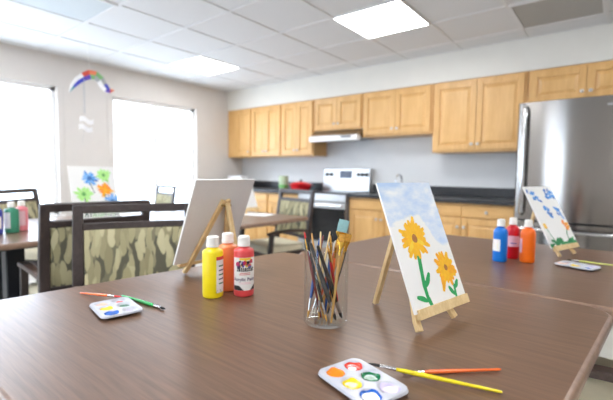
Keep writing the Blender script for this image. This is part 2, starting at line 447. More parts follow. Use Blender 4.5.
# ceiling lights and vents
def ceiling_light(x, y, label, group=None):
    t = thing('ceiling_light', label, 'ceiling light', (x, y, H), 0, group)
    bm = NB()
    for a in ((-.305, -.297, -.305, .305), (.297, .305, -.305, .305), (-.297, .297, -.305, -.297), (-.297, .297, .297, .305)): box(bm, *a, -.012, 0)
    part('frame', bm, M['tbar'], t)
    bm = NB()
    box(bm, -.297, .297, -.297, .297, -.010, -.001)
    part('diffuser', bm, M['light'], t, bevel=.002)
    return t
ceiling_light(3.435, -1.54, 'square white ceiling light panel above the wall cupboards, nearer and larger of the two', 'square ceiling lights')
ceiling_light(.995, -1.54, 'square white ceiling light panel near the window corner, farther and smaller of the two', 'square ceiling lights')
for x in (.995, 3.435, 5.875):
    for y in (-1.54, -3.98, -6.42):
        if y == -1.54 and x < 5: continue
        ceiling_light(x, y, 'square white ceiling light panel in the room behind the camera, out of the photo', 'ceiling lights out of the photo')
def vent(x, y, m, label, name):
    t = thing(name, label, 'vent', (x, y, H))
    bm = NB()
    for a in ((-.30, -.28, -.30, .30), (.28, .30, -.30, .30), (-.28, .28, -.30, -.28), (-.28, .28, .28, .30)): box(bm, *a, -.011, 0)
    part('frame', bm, M['tbar'], t)
    bm = NB(); box(bm, -.28, .28, -.28, .28, -.006, -.001); part('grille', bm, m, t)
    return t
vent(4.655, -.925, M['vent'], 'square grey air return grille in the ceiling above the refrigerator', 'ceiling_vent')
vent(1.605, -3.365, M['vent_cool'], 'pale square air grille in the ceiling near the windows', 'ceiling_vent')

# ------------------------------------------------------------------ kitchen
def door_mesh(w, h, arch=False):
    """raised panel door, centred, front at y=-.02, back at y=0"""
    bm = NB(); s = .056
    for a in ((-w / 2, -w / 2 + s, -h / 2, h / 2), (w / 2 - s, w / 2, -h / 2, h / 2), (-w / 2 + s, w / 2 - s, -h / 2, -h / 2 + s), (-w / 2 + s, w / 2 - s, h / 2 - s, h / 2)):
        box(bm, a[0], a[1], -.02, 0, a[2], a[3])
    x, z = w / 2 - s, h / 2 - s
    box(bm, -x, x, -.008, -.001, -z, z)
    x2, z2 = x - .008, z - .008; k = .028
    if x2 > k and z2 > k:
        a = [bm.verts.new(p) for p in ((-x2, -.008, -z2), (x2, -.008, -z2), (x2, -.008, z2), (-x2, -.008, z2))]
        b = [bm.verts.new(p) for p in ((-x2 + k, -.018, -z2 + k), (x2 - k, -.018, -z2 + k), (x2 - k, -.018, z2 - k), (-x2 + k, -.018, z2 - k))]
        bm.faces.new(b)
        for i in range(4): bm.faces.new((a[i], a[(i + 1) % 4], b[(i + 1) % 4], b[i]))
    return bm
def knob_bm():
    bm = NB(); lathe(bm, [(0, 0), (.007, 0), (.006, .010), (.010, .014), (.016, .019), (.0155, .025), (.009, .029), (0, .030)], 16)
    bmesh.ops.rotate(bm, verts=bm.verts, matrix=Matrix.Rotation(PI / 2, 3, 'X'))
    return bm
def add_door(cab, name, x0, x1, z0, z1, yf, knob=None, m=None):
    d = part(name, door_mesh(x1 - x0, z1 - z0), m or M['maple'], cab, loc=((x0 + x1) / 2, yf, (z0 + z1) / 2), bevel=.0025, smooth=False)
    if knob: part('knob', knob_bm(), M['nickel'], d, loc=(knob[0] - (x0 + x1) / 2, -.02, knob[1] - (z0 + z1) / 2))
    return d
def upper(x0, x1, z0, z1, ndoor, label, kz=.06, filler=0.):
    t = thing('wall_cabinet', label, 'cupboard', (0, -.312, z0))
    xa = x0 + .001; xb = x1 - .001; h = z1 - z0
    bm = NB(); box(bm, xa, xb, 0, .31, 0.0, h); part('body', bm, M['maple'], t, bevel=.002, smooth=False)
    e = .022
    lo, hi = x0 + filler + e, x1 - e
    if ndoor == 1: add_door(t, 'door', lo, hi, e, h - e, -.0005, (hi - .028, e + kz))
    else:
        mid = (lo + hi) / 2
        add_door(t, 'door', lo, mid - .002, e, h - e, -.0005, (mid - .032, e + kz)); add_door(t, 'door', mid + .002, hi, e, h - e, -.0005, (mid + .032, e + kz))
    return t
CB, CT = 1.395, 2.157
upper(0.002, .559, CB, CT, 1, 'single door maple wall cupboard in the corner by the window wall', filler=.19)
upper(.559, 1.186, CB, CT, 2, 'maple wall cupboard with two doors above the green tin')
upper(1.186, 1.785, CB, CT, 2, 'maple wall cupboard with two doors immediately left of the range hood')
upper(1.789, 2.547, 1.722, CT, 2, 'short maple wall cupboard right above the range hood')
upper(2.551, 3.443, 1.61, CT, 2, 'mid height maple wall cupboard right of the range hood, above the tap')
upper(3.447, 4.368, CB, CT, 2, 'tall maple wall cupboard with two knobs immediately left of the refrigerator')
upper(4.372, 5.30, 1.83, CT, 2, 'low wide maple wall cupboard over the refrigerator')

def base_unit(x0, x1, drawers, doors, label, false_front=False, knob_dirs=None):
    t = thing('base_cabinet', label, 'cupboard', (0, -.59, 0))
    bm = NB(); box(bm, x0 + .001, x1 - .001, 0, .585, .1, .868); part('body', bm, M['maple'], t, smooth=False)
    bm = NB(); box(bm, x0 + .002, x1 - .002, .06, .57, 0, .1); part('toe_kick', bm, M['black'], t, smooth=False)
    e = .02; lo, hi = x0 + e, x1 - e
    w = (hi - lo + .004) / drawers
    for i in range(drawers):
        a = lo + i * w; b = a + w - .004
        nm = 'false_front' if false_front else 'drawer'
        bm = NB(); box(bm, -(b - a) / 2, (b - a) / 2, -.02, 0, -.058, .058)
        d = part(nm, bm, M['maple_base'], t, loc=((a + b) / 2, -.0005, .79), bevel=.006)
        if not false_front: part('knob', knob_bm(), M['nickel'], d, loc=(0, -.02, 0))
    w = (hi - lo + .004) / doors
    for i in range(doors):
        a = lo + i * w; b = a + w - .004
        kx = b - .03 if i % 2 == 0 and doors > 1 else a + .03
        add_door(t, 'door', a, b, .12, .722, -.0005, (kx, .66 - .03))
    return t
base_unit(.61, 1.20, 1, 2, 'maple base cupboard nearest the window wall, left of the cooker')
base_unit(1.20, 1.785, 1, 2, 'maple base cupboard standing immediately left of the cooker')
base_unit(2.549, 3.39, 1, 2, 'maple base cupboard under the tap, right of the cooker', false_front=True)
base_unit(3.39, 4.375, 2, 2, 'maple base cupboard with two drawers left of the refrigerator')

def counter(x0, x1, label):
    t = thing('countertop', label, 'worktop', (0, 0, .87))
    bm = NB(); box(bm, x0, x1, -.635, -.001, 0, .04); part('slab', bm, M['counter'], t, bevel=.006)
    bm = NB(); box(bm, x0, x1, -.021, -.001, .04, .145); part('backsplash', bm, M['counter'], t, bevel=.003)
    return t
counter(.002, 1.786, 'black countertop between the window wall and the cooker')
counter(2.549, 4.378, 'black countertop between the cooker and the refrigerator')

# cooker
t = thing('kitchen_range', 'stainless cooker with black oven door and backguard under the range hood', 'cooker', (2.167, 0, 0))
bm = NB(); box(bm, -.378, .378, -.62, -.03, .06, .905); part('body', bm, M['gray_case'], t, bevel=.004)
bm = NB()
for sx in (-.34, .34):
    for sy in (-.58, -.08): lathe(bm, [(.018, 0), (.018, .06)], 12, c=(sx, sy, 0)); 
bmesh.ops.holes_fill(bm, edges=bm.edges); part('feet', bm, M['black'], t)
bm = NB(); box(bm, -.378, .378, -.645, -.1, .905, .918); part('cooktop', bm, M['black_glass'], t, bevel=.004)
for px, py, r in ((-.19, -.5, .1), (.19, -.5, .08), (-.19, -.24, .08), (.19, -.24, .1)):
    bm = NB(); lathe(bm, [(r - .004, .0), (r, .0), (r, .0008), (r - .004, .0008)], 32, closed=True); part('burner_ring', bm, M['gray_case'], t, loc=(px, py, .9182))
bm = NB(); extrude_profile_x(bm, [(-.10, .915), (-.03, .915), (-.03, 1.225), (-.075, 1.225)], -.378, .378); bg = part('backguard', bm, M['steel_h'], t, bevel=.006)
bm = NB(); extrude_profile_x(bm, [(-.0918, 1.09), (-.0835, 1.19), (-.07, 1.19), (-.07, 1.09)], -.095, .095); part('display', bm, M['display'], bg, bevel=.002)
for kx in (-.31, -.235, .2, .265, .33):
    bm = NB(); lathe(bm, [(0, 0), (.023, 0), (.021, .022), (.017, .026), (0, .026)], 20); bmesh.ops.rotate(bm, verts=bm.verts, matrix=Matrix.Rotation(PI / 2 + .08, 3, 'X'))
    part('knob', bm, M['black'], bg, loc=(kx, -.086, 1.14))
bm = NB(); box(bm, -.372, .372, -.655, -.62, .80, .895); part('front_panel', bm, M['steel_h'], t, bevel=.006)
bm = NB(); box(bm, -.372, .372, -.66, -.62, .29, .79); od = part('oven_door', bm, M['steel_h'], t, bevel=.006)
bm = NB(); box(bm, -.368, .368, -.666, -.655, .30, .72); part('oven_window', bm, M['black_glass'], od, bevel=.003)
bm = NB(); tube(bm, [(-.31, -.655, .755), (-.31, -.70, .755)], .009); tube(bm, [(.31, -.655, .755), (.31, -.70, .755)], .009); tube(bm, [(-.345, -.70, .755), (.345, -.70, .755)], .013); part('handle', bm, M['chrome'], od)
bm = NB(); box(bm, -.372, .372, -.655, -.62, .08, .28); part('drawer', bm, M['steel_h'], t, bevel=.006)

# range hood
t = thing('range_hood', 'white and steel range hood under the short cupboard above the cooker', 'range hood', (2.168, 0, 1.60))
bm = NB(); extrude_profile_x(bm, [(-.002, .0), (-.42, .0), (-.42, .045), (-.30, .119), (-.002, .119)], -.376, .376); part('body', bm, M['steel_h'], t, bevel=.004)
bm = NB(); box(bm, -.37, .378, -.445, -.35, -.03, .04); part('front_lip', bm, M['hoodwhite'], t, bevel=.008)
bm = NB(); box(bm, -.3, .3, -.34, -.06, -.006, .001); part('filter', bm, M['gray_case'], t)
bm = NB(); box(bm, .16, .30, -.475, -.465, .008, .026); part('switch_panel', bm, M['black'], t)

# refrigerator
t = thing('refrigerator', 'tall stainless steel refrigerator with bottom freezer at the right', 'refrigerator', (4.836, -.06, 0))
bm = NB(); box(bm, -.452, .452, -.66, 0, .03, 1.745); part('cabinet', bm, M['gray_case'], t, bevel=.006)
bm = NB()
for sx in (-.4, .4):
    for sy in (-.6, -.06): lathe(bm, [(0, 0), (.02, 0), (.02, .032), (0, .032)], 12, c=(sx, sy, 0))
part('feet', bm, M['black'], t)
def bowed(z0, z1):
    bm = NB(); n = 60; w = .453; prof = []
    for i in range(n + 1):
        u = -1 + 2 * i / n
        x = w * u; e = min(1, (1 - abs(u)) / .11)
        y = -.715 - .022 * (1 - u * u) - .028 * math.sqrt(max(0, 1 - (1 - e) ** 2)) + .0
        prof.append((x, y))
    prof = [(-w, -.665)] + prof + [(w, -.665)]
    prism(bm, prof, z0, z1); return bm
fd = part('fridge_door', bowed(.772, 1.778), M['steel'], t, bevel=.004, ang=50)
zd = part('freezer_drawer', bowed(.10, .760), M['steel'], t, bevel=.004, ang=50)
bm = NB(); tube(bm, [(-.385, -.742, .82), (-.385, -.792, .84), (-.385, -.802, .95), (-.385, -.806, 1.28), (-.385, -.802, 1.62), (-.385, -.792, 1.715), (-.385, -.742, 1.735)], .018, 14); part('handle', bm, M['chrome'], fd)
bm = NB(); tube(bm, [(-.40, -.742, .70), (-.39, -.80, .70), (-.2, -.825, .70), (.2, -.825, .70), (.39, -.80, .70), (.40, -.742, .70)], .0145, 14); part('handle', bm, M['chrome'], zd)
bm = NB(); box(bm, .16, .24, -.762, -.745, 1.70, 1.718); part('badge', bm, M['chrome'], fd, bevel=.002)
bm = NB(); box(bm, -.44, .44, -.63, -.60, .03, .098); part('kick_grille', bm, M['black'], t)

# tap
t = thing('kitchen_tap', 'dark curved gooseneck tap on the worktop behind the sunflower painting', 'tap', (3.0, -.10, .9105))
bm = NB(); lathe(bm, [(0, 0), (.026, 0), (.026, .012), (.016, .03), (.014, .06), (0, .06)], 18); part('base', bm, M['chrome'], t)
bm = NB(); tube(bm, [(0, 0, .05), (0, 0, .16)] + [(0, -.08 + .08 * math.cos(a), .16 + .08 * math.sin(a)) for a in [PI * k / 10 for k in range(1, 10)]] + [(0, -.16, .15), (0, -.16, .12)], .011, 12); part('spout', bm, M['chrome'], t)
bm = NB(); tube(bm, [(.02, 0, .04), (.05, -.01, .055), (.10, -.03, .09)], [.009, .008, .006], 10); part('lever', bm, M['chrome'], t)

# things on the left worktop
t = thing('tin_canister', 'pale green tin canister on the worktop beside the red pot', 'canister', (1.33, -.42, .911))
bm = NB(); lathe(bm, [(0, 0), (.066, 0), (.068, .004), (.068, .17), (.066, .174), (0, .174)], 28); part('body', bm, M['canister'], t)
bm = NB(); lathe(bm, [(0, .174), (.071, .174), (.071, .196), (.066, .2), (0, .2)], 28); part('lid', bm, M['canister'], t)
bm = NB(); lathe(bm, [(.0685, .03), (.0687, .032), (.0687, .07), (.0685, .072)], 28); part('band', bm, M['p_lime2'], t)
t = thing('cooking_pot', 'red lidded cooking pot on the worktop beside the cooker', 'pot', (1.60, -.36, .911))
bm = NB(); lathe(bm, [(0, 0), (.11, 0), (.135, .012), (.15, .08), (.153, .083), (.146, .083), (.13, .016), (0, .008)], 32); part('body', bm, M['red_pot'], t)
bm = NB(); lathe(bm, [(0, .084), (.15, .084), (.152, .09), (.10, .112), (.03, .122), (0, .123)], 32); ld = part('lid', bm, M['red_pot'], t)
bm = NB(); lathe(bm, [(0, .123), (.008, .123), (.008, .132), (.02, .14), (.018, .15), (0, .152)], 16); part('knob', bm, M['black'], ld)
for s in (-1, 1):
    bm = NB(); tube(bm, [(s * .145, -.035, .07), (s * .185, -.03, .074), (s * .19, 0, .074), (s * .185, .03, .074), (s * .145, .035, .07)], .007, 8); part('handle', bm, M['red_pot'], t)
t = thing('paper_box', 'small white box on the worktop in the corner by the window wall', 'box', (.27, -.35, .911))
bm = NB(); box(bm, -.16, .16, -.07, .07, 0, .17); part('body', bm, M['paper'], t, bevel=.004)
bm = NB(); box(bm, -.161, .161, -.071, .071, .17, .188); part('lid', bm, M['paper'], t, bevel=.004)

# ------------------------------------------------------------------ tables
def table(name_label, quad, m, cols, zt=.75, th=.034, rc=.05):
    cx = sum(p[0] for p in quad) / 4; cy = sum(p[1] for p in quad) / 4
    t = thing('dining_table', name_label, 'table', (cx, cy, 0))
    bm = NB(); prism(bm, round_poly([(x - cx, y - cy) for x, y in quad], rc), 0, th); bm.normal_update()
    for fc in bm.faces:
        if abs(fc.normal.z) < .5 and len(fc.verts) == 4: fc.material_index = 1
    tt = part('tabletop', bm, [m, M['edge_highlight']], t, loc=(0, 0, zt - th), bevel=.0115, seg=4); tt.modifiers[0].material = 1
    bm = NB(); box(bm, -.5, .5, -.36, .36, zt - th - .022, zt - th - .0005); part('apron', bm, M['dark_metal'], t, bevel=.003)
    for (x, y) in cols:
        x -= cx; y -= cy
        bm = NB(); box(bm, x - .05, x + .05, y - .05, y + .05, .05, zt - th - .022); part('column', bm, M['dark_metal'], t, bevel=.008)
        bm = NB()
        sweep(bm, [(x - .02, y - .30, .018), (x, y, .04), (x + .02, y + .30, .018)], .07, .034, (1, 0, 0)); part('foot', bm, M['dark_metal'], t, bevel=.008)
    return t
T1 = [(3.585, -4.47), (4.984, -4.452), (5.108, -3.163), (3.765, -3.158)]
T2 = [(3.83, -3.152), (5.24, -3.157), (5.34, -1.98), (3.955, -2.005)]
table('large walnut laminate table in the foreground holding the jar of brushes', T1, M['laminate'], [(4.0, -3.8), (4.6, -3.8)], rc=.08)
table('walnut laminate table in front of the refrigerator, holding the blue bottle', T2, M['laminate'], [(4.25, -2.5), (4.72, -2.3)])
table('brown laminate table at the left edge with the green and pink bottles', [(1.32, -4.62), (2.53, -4.62), (2.54, -3.10), (1.32, -3.10)], M['laminate_mid'], [(2.14, -3.88), (1.7, -3.88)])
table('brown laminate table in the middle distance in front of the cooker', [(1.45, -2.95), (2.86, -2.95), (2.89, -1.80), (1.45, -1.83)], M['laminate_mid'], [(1.85, -2.4), (2.45, -2.4)])

# ------------------------------------------------------------------ chairs
def make_chair(label, group):
    t = thing('dining_chair', label, 'chair', (0, 0, 0), 0, group)
    W = .262
    bm = NB(); vs = []
    # upholstered seat: cushion with rounded top
    prism(bm, round_poly([(-.215, -.235), (.25, -.245), (.25, .245), (-.215, .235)], .045), .395, .462)
    part('seat', bm, M['cream'], t, bevel=.02, seg=4)
    bm = NB()
    box(bm, -.22, .235, -.238, -.212, .33, .394); box(bm, -.22, .235, .212, .238, .33, .394)
    box(bm, .212, .237, -.212, .212, .33, .394); box(bm, -.22, -.195, -.212, .212, .33, .394)
    part('seat_rail', bm, M['espresso'], t, bevel=.004)
    for s in (-1, 1):
        bm = NB(); sweep(bm, [(-.285, s * W, 0), (-.245, s * W, .22), (-.228, s * W, .45), (-.245, s * W, .70), (-.288, s * W, .978)], [.04, .046, .05, .05, .044], [.034, .04, .042, .036, .03], (0, 1, 0))
        part('rear_leg', bm, M['espresso'], t, bevel=.005)
        bm = NB(); sweep(bm, [(.232, s * W, 0), (.226, s * W, .35), (.205, s * W, .578)], [.034, .04, .04], [.034, .04, .038], (0, 1, 0))
        part('front_leg', bm, M['espresso'], t, bevel=.005)
        bm = NB(); sweep(bm, [(-.236, s * W, .578), (-.12, s * (W + .008), .596), (.05, s * (W + .012), .604), (.18, s * (W + .01), .597), (.25, s * W, .582)], [.036, .044, .052, .054, .044], [.026, .026, .026, .026, .022], (0, 1, 0))
        part('armrest', bm, M['armwood'], t, bevel=.006)
    def lean(z): return -.245 - (z - .70) * (.043 / .278)
    def rail(z0, z1, th, nm):
        bm = NB(); n = 10
        zc = (z0 + z1) / 2
        pts = [(lean(zc) - .018 * (1 - (2 * i / n - 1) ** 2), -W + 2 * W * i / n, zc) for i in range(n + 1)]
        sweep(bm, pts, z1 - z0, th, (-.15, 0, 1)); part(nm, bm, M['espresso'], t, bevel=.004)
    rail(.938, .98, .03, 'top_rail'); rail(.855, .89, .028, 'cross_rail'); rail(.50, .535, .026, 'lower_rail')
    bm = NB(); nz, ny = 8, 12
    def grid(sgn, th):
        rows = []
        for i in range(nz + 1):
            z = .53 + (.857 - .53) * i / nz; row = []
            for j in range(ny + 1):
                u = 2 * j / ny - 1; y = u * (W - .028)
                edge = (1 - abs(u) ** 6) * (1 - abs(2 * i / nz - 1) ** 8)
                zz = z
                row.append(bm.verts.new((lean(z) - .018 * (1 - u * u) + sgn * (.012 + th * edge), y, zz)))
            rows.append(row)
        return rows
    A = grid(1, .014); B = grid(-1, .010)
    for i in range(nz):
        for j in range(ny):
            bm.faces.new((A[i][j], A[i][j + 1], A[i + 1][j + 1], A[i + 1][j])); bm.faces.new((B[i][j], B[i + 1][j], B[i + 1][j + 1], B[i][j + 1]))
    for j in range(ny):
        bm.faces.new((A[0][j], B[0][j], B[0][j + 1], A[0][j + 1])); bm.faces.new((A[nz][j], A[nz][j + 1], B[nz][j + 1], B[nz][j]))
    for i in range(nz):
        bm.faces.new((A[i][0], A[i + 1][0], B[i + 1][0], B[i][0])); bm.faces.new((A[i][ny], B[i][ny], B[i + 1][ny], A[i + 1][ny]))
    part('backrest', bm, M['fabric'], t)
    return t
GC = 'dark wood dining chairs'
chair0 = make_chair('dark wood chair with leaf pattern back, nearest, facing the foreground table', GC)
def place(o, back_xy, ang):
    """put the chair so that the middle of its top rail is at back_xy, facing ang (degrees)"""
    a = R(ang); o.rotation_euler = (0, 0, a)
    o.location = (back_xy[0] + .288 * math.cos(a), back_xy[1] + .288 * math.sin(a), 0)
place(chair0, (3.138, -3.608), -28)
for xy, ang, lab in (
    ((2.852, -3.662), 175, 'dark wood chair behind the nearest chair, turned to the left table, brown armrest showing'),
    ((2.47, -1.50), -102, 'dark wood armchair in front of the cooker, at the middle table'),
    ((.90, -3.53), 38, 'dark wood chair in front of the left window, behind the bottles'),
    ((.62, -1.85), -100, 'small distant dark chair in front of the right window'),
    ((5.44, -3.03), 180, 'dark chair with a cream seat pushed under the table at the lower right')):
    c = copy_tree(chair0); c['label'] = lab; place(c, xy, ang)

# ------------------------------------------------------------------ canvases on easels
class Paint:
    """flat brush strokes on the face of a canvas, in (u, v) of its width and height"""
    def __init__(s, bm, w, h, x): s.bm, s.w, s.h, s.x, s.k = bm, w, h, x, 0
    def P(s, u, v): return s.bm.verts.new((s.x + .0002 + .000006 * s.k, (min(max(u, .002), .998) - .5) * s.w, min(max(v, .002), .998) * s.h))
    def poly(s, pts, mi):
        s.k += 1
        s.bm.faces.new([s.P(*p) for p in pts]).material_index = mi
    def blob(s, u, v, ru, rv, mi, n=14, wob=.12):
        s.poly([(u + ru * math.cos(2 * PI * i / n) * (1 + rnd.uniform(-wob, wob)), v + rv * math.sin(2 * PI * i / n) * (1 + rnd.uniform(-wob, wob))) for i in range(n)], mi)
    def stroke(s, pts, w0, mi, taper=.5, dab=False):
        """pts in uv; w0 in metres"""
        s.k += 1
        P = [Vector(((u - .5) * s.w, v * s.h)) for u, v in pts]
        Q = []
        for i in range(len(P) - 1):
            for q in range(4): Q.append(P[i].lerp(P[i + 1], q / 4))
        Q.append(P[-1]); n = len(Q); L = []; Rr = []
        for i, p in enumerate(Q):
            t = (Q[min(i + 1, n - 1)] - Q[max(i - 1, 0)]).normalized(); nn = Vector((-t.y, t.x))
            f = i / (n - 1)
            w = w0 / 2 * ((math.sin(PI * min(max(f * .86 + .07, 0), 1)) ** .5) if dab else (1 - taper * f)) * (1 + rnd.uniform(-.1, .1))
            L.append(p + nn * w); Rr.append(p - nn * w)
        def V(p): return s.bm.verts.new((s.x + .0002 + .000006 * s.k, min(max(p.x, -s.w / 2 + .0005), s.w / 2 - .0005), min(max(p.y, .0005), s.h - .0005)))
        a = [V(p) for p in L]; b = [V(p) for p in Rr]
        for i in range(n - 1): s.bm.faces.new((a[i], a[i + 1], b[i + 1], b[i])).material_index = mi
    def flower(s, u, v, r, n, mis, w=.009, r0=.15, cen=None, rc=.2, jit=.25):
        for i in range(n):
            a = 2 * PI * i / n + rnd.uniform(-.15, .15); rr = r * (1 + rnd.uniform(-jit, jit))
            d = (math.cos(a) / s.w, math.sin(a) / s.h)
            s.stroke([(u + d[0] * r * r0, v + d[1] * r * r0), (u + d[0] * rr * .6, v + d[1] * rr * .6), (u + d[0] * rr, v + d[1] * rr)], w, rnd.choice(mis), dab=True)
        if cen is not None: s.blob(u, v, r * rc / s.w, r * rc * 1.1 / s.h, cen, 12)

def easel_and_canvas(q, ename, elabel, clabel, mats, paint=None, edge_y=0., halfspread=.083, th=.005, front_mat=0, ledge_y=0.):
    """q: x, y, z of the bottom edge's middle, heading of the front, tilt, width, height. The easel's own frame: +x is where the picture faces"""
    x, y, z, a, tl, w, h = q
    zt = .751
    e = thing('tabletop_easel', elabel, 'easel', (x, y, zt), a, 'small pine tabletop easels')
    hb = z - zt                                       # height of the canvas' bottom edge
    sx = math.sin(tl); cz = math.cos(tl)
    def on(s, off): return (-s * sx + off * cz, s * cz + off * sx + hb)   # point s up the canvas plane, off in front of it (x, z)
    ea = edge_y
    # two front legs meeting at the top, behind the canvas
    off = -th - .0074
    for sg in (-1, 1):
        # foot: straight down the plane to the table
        s0 = (-hb - off * sx + .006) / cz
        bm = NB(); p0 = on(s0, off); p1 = on(.27, off)
        pk = on(-.020, off); kf = (pk[1] - p0[1]) / (p1[1] - p0[1]); ky = halfspread + (.0105 - halfspread) * kf
        sweep(bm, [(p0[0] + .005, ea + sg * halfspread, p0[1]), (pk[0], ea + sg * ky, pk[1]), (p1[0], ea + sg * .0105, p1[1])], .0195, .012, (0, 1, 0))
        l = part('front_leg', bm, M['pine'], e, bevel=.0015)
    # rear leg hinged at the top
    p = on(.262, off - .0128)
    bm = NB(); sweep(bm, [(p[0], ea, p[1]), (-.205, ea, .005)], .018, .012, (0, 1, 0)); part('rear_leg', bm, M['pine'], e, bevel=.0015)
    bm = NB(); p2 = on(.252, off - .0128); tube(bm, [(p2[0] + .002, ea - .022, p2[1]), (p2[0] + .002, ea + .022, p2[1])], .0045, 12); part('hinge_bolt', bm, M['brass'], e)
    # ledge under the canvas, in front of the legs, with a lip
    bm = NB()
    def pt(s, o): v = on(s, o); return v
    lw = .119
    prof = [pt(-.016, -th - .0006), pt(-.016, .008), pt(.009, .008), pt(.009, .0012), pt(-.0012, .0012), pt(-.0012, -th - .0006)]
    A = [bm.verts.new((px, ledge_y - lw, pz)) for px, pz in prof]; B = [bm.verts.new((px, ledge_y + lw, pz)) for px, pz in prof]
    bm.faces.new(A); bm.faces.new(B[::-1])
    for i in range(6): bm.faces.new((A[i], B[i], B[(i + 1) % 6], A[(i + 1) % 6]))
    part('ledge', bm, M['pine'], e, bevel=.001)
    # canvas
    bm = NB()
    box(bm, -th, 0, -w / 2, w / 2, 0, h, 0)
    bm.faces.ensure_lookup_table()
    for f in bm.faces:
        if f.calc_center_median().x > -1e-5: f.material_index = front_mat
        elif f.calc_center_median().x < -th + 1e-5: f.material_index = 1
    if paint: paint(Paint(bm, w, h, 0))
    c = finish('canvas_painting', bm, mats, None, smooth=False, recalc=False)
    c.location = (x, y, z); c.rotation_euler = (0, -tl, a)
    tag(c, clabel, 'painting')
    return e, c

PM = [M['canvas'], M['canvas_back'], M['canvas_sky'], M['p_yel1'], M['p_yel2'], M['p_yel3'], M['p_org'], M['p_brn'], M['p_grn'], M['p_grn2'], M['p_blue'], M['p_blue2'], M['p_lblue'], M['p_lime'], M['p_lime2'], M['p_dark']]
def paint_sun(P):
    P.stroke([(.365, .46), (.325, .33), (.285, .18), (.285, .09), (.322, .005)], .0155, 8, .1)
    P.stroke([(.285, .165), (.36, .195), (.433, .258)], .017, 8, dab=True)
    P.stroke([(.270, .06), (.20, .085), (.105, .108)], .014, 8, dab=True)
    P.stroke([(.765, .235), (.80, .16), (.828, .106), (.803, .005)], .0105, 8, .1)
    P.stroke([(.80, .045), (.755, .075), (.715, .118)], .014, 8, dab=True)
    P.stroke([(.812, .095), (.87, .11), (.93, .15)], .014, 8, dab=True)
    P.flower(.365, .535, .058, 22, [3, 4, 3, 3], .0155, .1, None, jit=.16)
    P.flower(.365, .535, .044, 15, [3, 5, 3], .013, .1, 7, .27, .2)
    P.flower(.775, .262, .046, 18, [4, 3, 4, 3], .0155, .1, None, jit=.18)
    P.stroke([(.73, .25), (.66, .17), (.60, .09)], .018, 3, dab=True)
    P.stroke([(.70, .27), (.64, .18), (.625, .11)], .015, 4, dab=True)
    P.flower(.775, .262, .034, 12, [4, 3, 3], .013, .1, 7, .24, .2)
e1, c1 = easel_and_canvas((4.735, -3.607, .799, -.212, .395, .247, .354), 'easel', 'small pine easel holding the sunflower painting', 'canvas with two yellow sunflowers under a blue sky on the foreground easel', PM, paint_sun, edge_y=-.034, ledge_y=.003, front_mat=2)
def paint_small(P):
    def bunch(u0, v0, u1, v1, n):
        for i in range(n):
            f = rnd.random(); u = u0 + (u1 - u0) * f + rnd.uniform(-.08, .08); v = v0 + (v1 - v0) * f + rnd.uniform(-.03, .03); a = rnd.uniform(-1.2, 1.2)
            P.stroke([(u, v), (u + .05 * math.cos(a), v + .04 * math.sin(a)), (u + .10 * math.cos(a), v + .075 * math.sin(a))], .014, rnd.choice([10, 10, 11]), dab=True)
    bunch(.10, .92, .30, .74, 12); bunch(.60, .92, .70, .80, 8); bunch(.84, .93, .80, .70, 9); bunch(.40, .68, .46, .46, 11); bunch(.74, .63, .85, .48, 8)
    P.stroke([(.13, .33), (.17, .22), (.25, .08)], .006, 9, .1); P.flower(.125, .345, .016, 8, [5, 3], .010)
    P.stroke([(.86, .28), (.76, .18), (.74, .05)], .008, 9, .1); P.flower(.90, .31, .024, 10, [6, 6, 4], .012); P.flower(.82, .37, .014, 7, [6], .010)
    for i in range(42):
        u = rnd.uniform(.02, .98); hgt = .05 + (.10 if .12 < u < .5 or .68 < u < .9 else .02) * rnd.random()
        P.stroke([(u, .004), (u + rnd.uniform(-.04, .04), hgt * .6), (u + rnd.uniform(-.09, .09), hgt)], .014, rnd.choice([9, 9, 8]), dab=True)
    P.stroke([(.30, .04), (.2, .10), (.10, .115)], .016, 9, dab=True); P.stroke([(.32, .04), (.42, .12), (.48, .13)], .016, 9, dab=True)
easel_and_canvas((4.902, -2.305, .799, -.337, .484, .27, .333), 'easel', 'small pine easel in front of the refrigerator holding the bluebird-blue dabs painting'.replace('bluebird-blue', 'blue'), 'canvas of blue dabs over green grass standing before the refrigerator', PM, paint_small, edge_y=-.003, halfspread=.077)
def paint_left(P):
    P.flower(.42, .775, .052, 20, [10, 12, 12], .013, .1, 11, .3); P.stroke([(.42, .70), (.44, .62), (.49, .50)], .006, 15, .3); P.stroke([(.47, .74), (.55, .73), (.60, .72)], .012, 11, dab=True)
    P.flower(.74, .835, .046, 18, [13, 13], .015, .1, 14, .25); P.stroke([(.77, .74), (.82, .70), (.84, .66)], .006, 14)
    P.flower(.255, .485, .054, 18, [13, 13], .016, .1, 14, .25); P.stroke([(.26, .42), (.27, .30), (.25, .1)], .006, 15)
    P.flower(.735, .555, .050, 18, [6, 6, 4], .015, .1, 4, .3); P.stroke([(.72, .48), (.70, .3), (.72, .1)], .006, 15)
    P.flower(.86, .335, .050, 18, [10, 12, 12], .013, .1, 11, .3)
    for i in range(16):
        u = .1 + .055 * i; P.stroke([(u, .06), (u + .02, .10), (u + rnd.uniform(-.02, .05), .155)], .007, rnd.choice([14, 15]), dab=True)
easel_and_canvas((2.281, -3.414, .806, -.033, .296, .305, .391), 'easel', 'pine easel at the left table holding the flower painting, mostly hidden by chairs', 'canvas with blue, green and orange flowers between the two windows', PM, paint_left)
easel_and_canvas((3.784, -3.67, .80, 3.161, .401, .291, .352), 'easel', 'pine easel seen from behind at the far edge of the foreground table', 'blank grey back of a canvas turned away, behind the yellow bottle', PM, None, edge_y=-.012, halfspread=.102, th=.008, ledge_y=.0)
easel_and_canvas((2.30, -1.99, .80, .05, .35, .20, .254), 'easel', 'pine easel at the middle table, half hidden by the grey canvas back', 'small white canvas at the middle table peeking out right of the grey canvas back', PM, None, halfspread=.07)
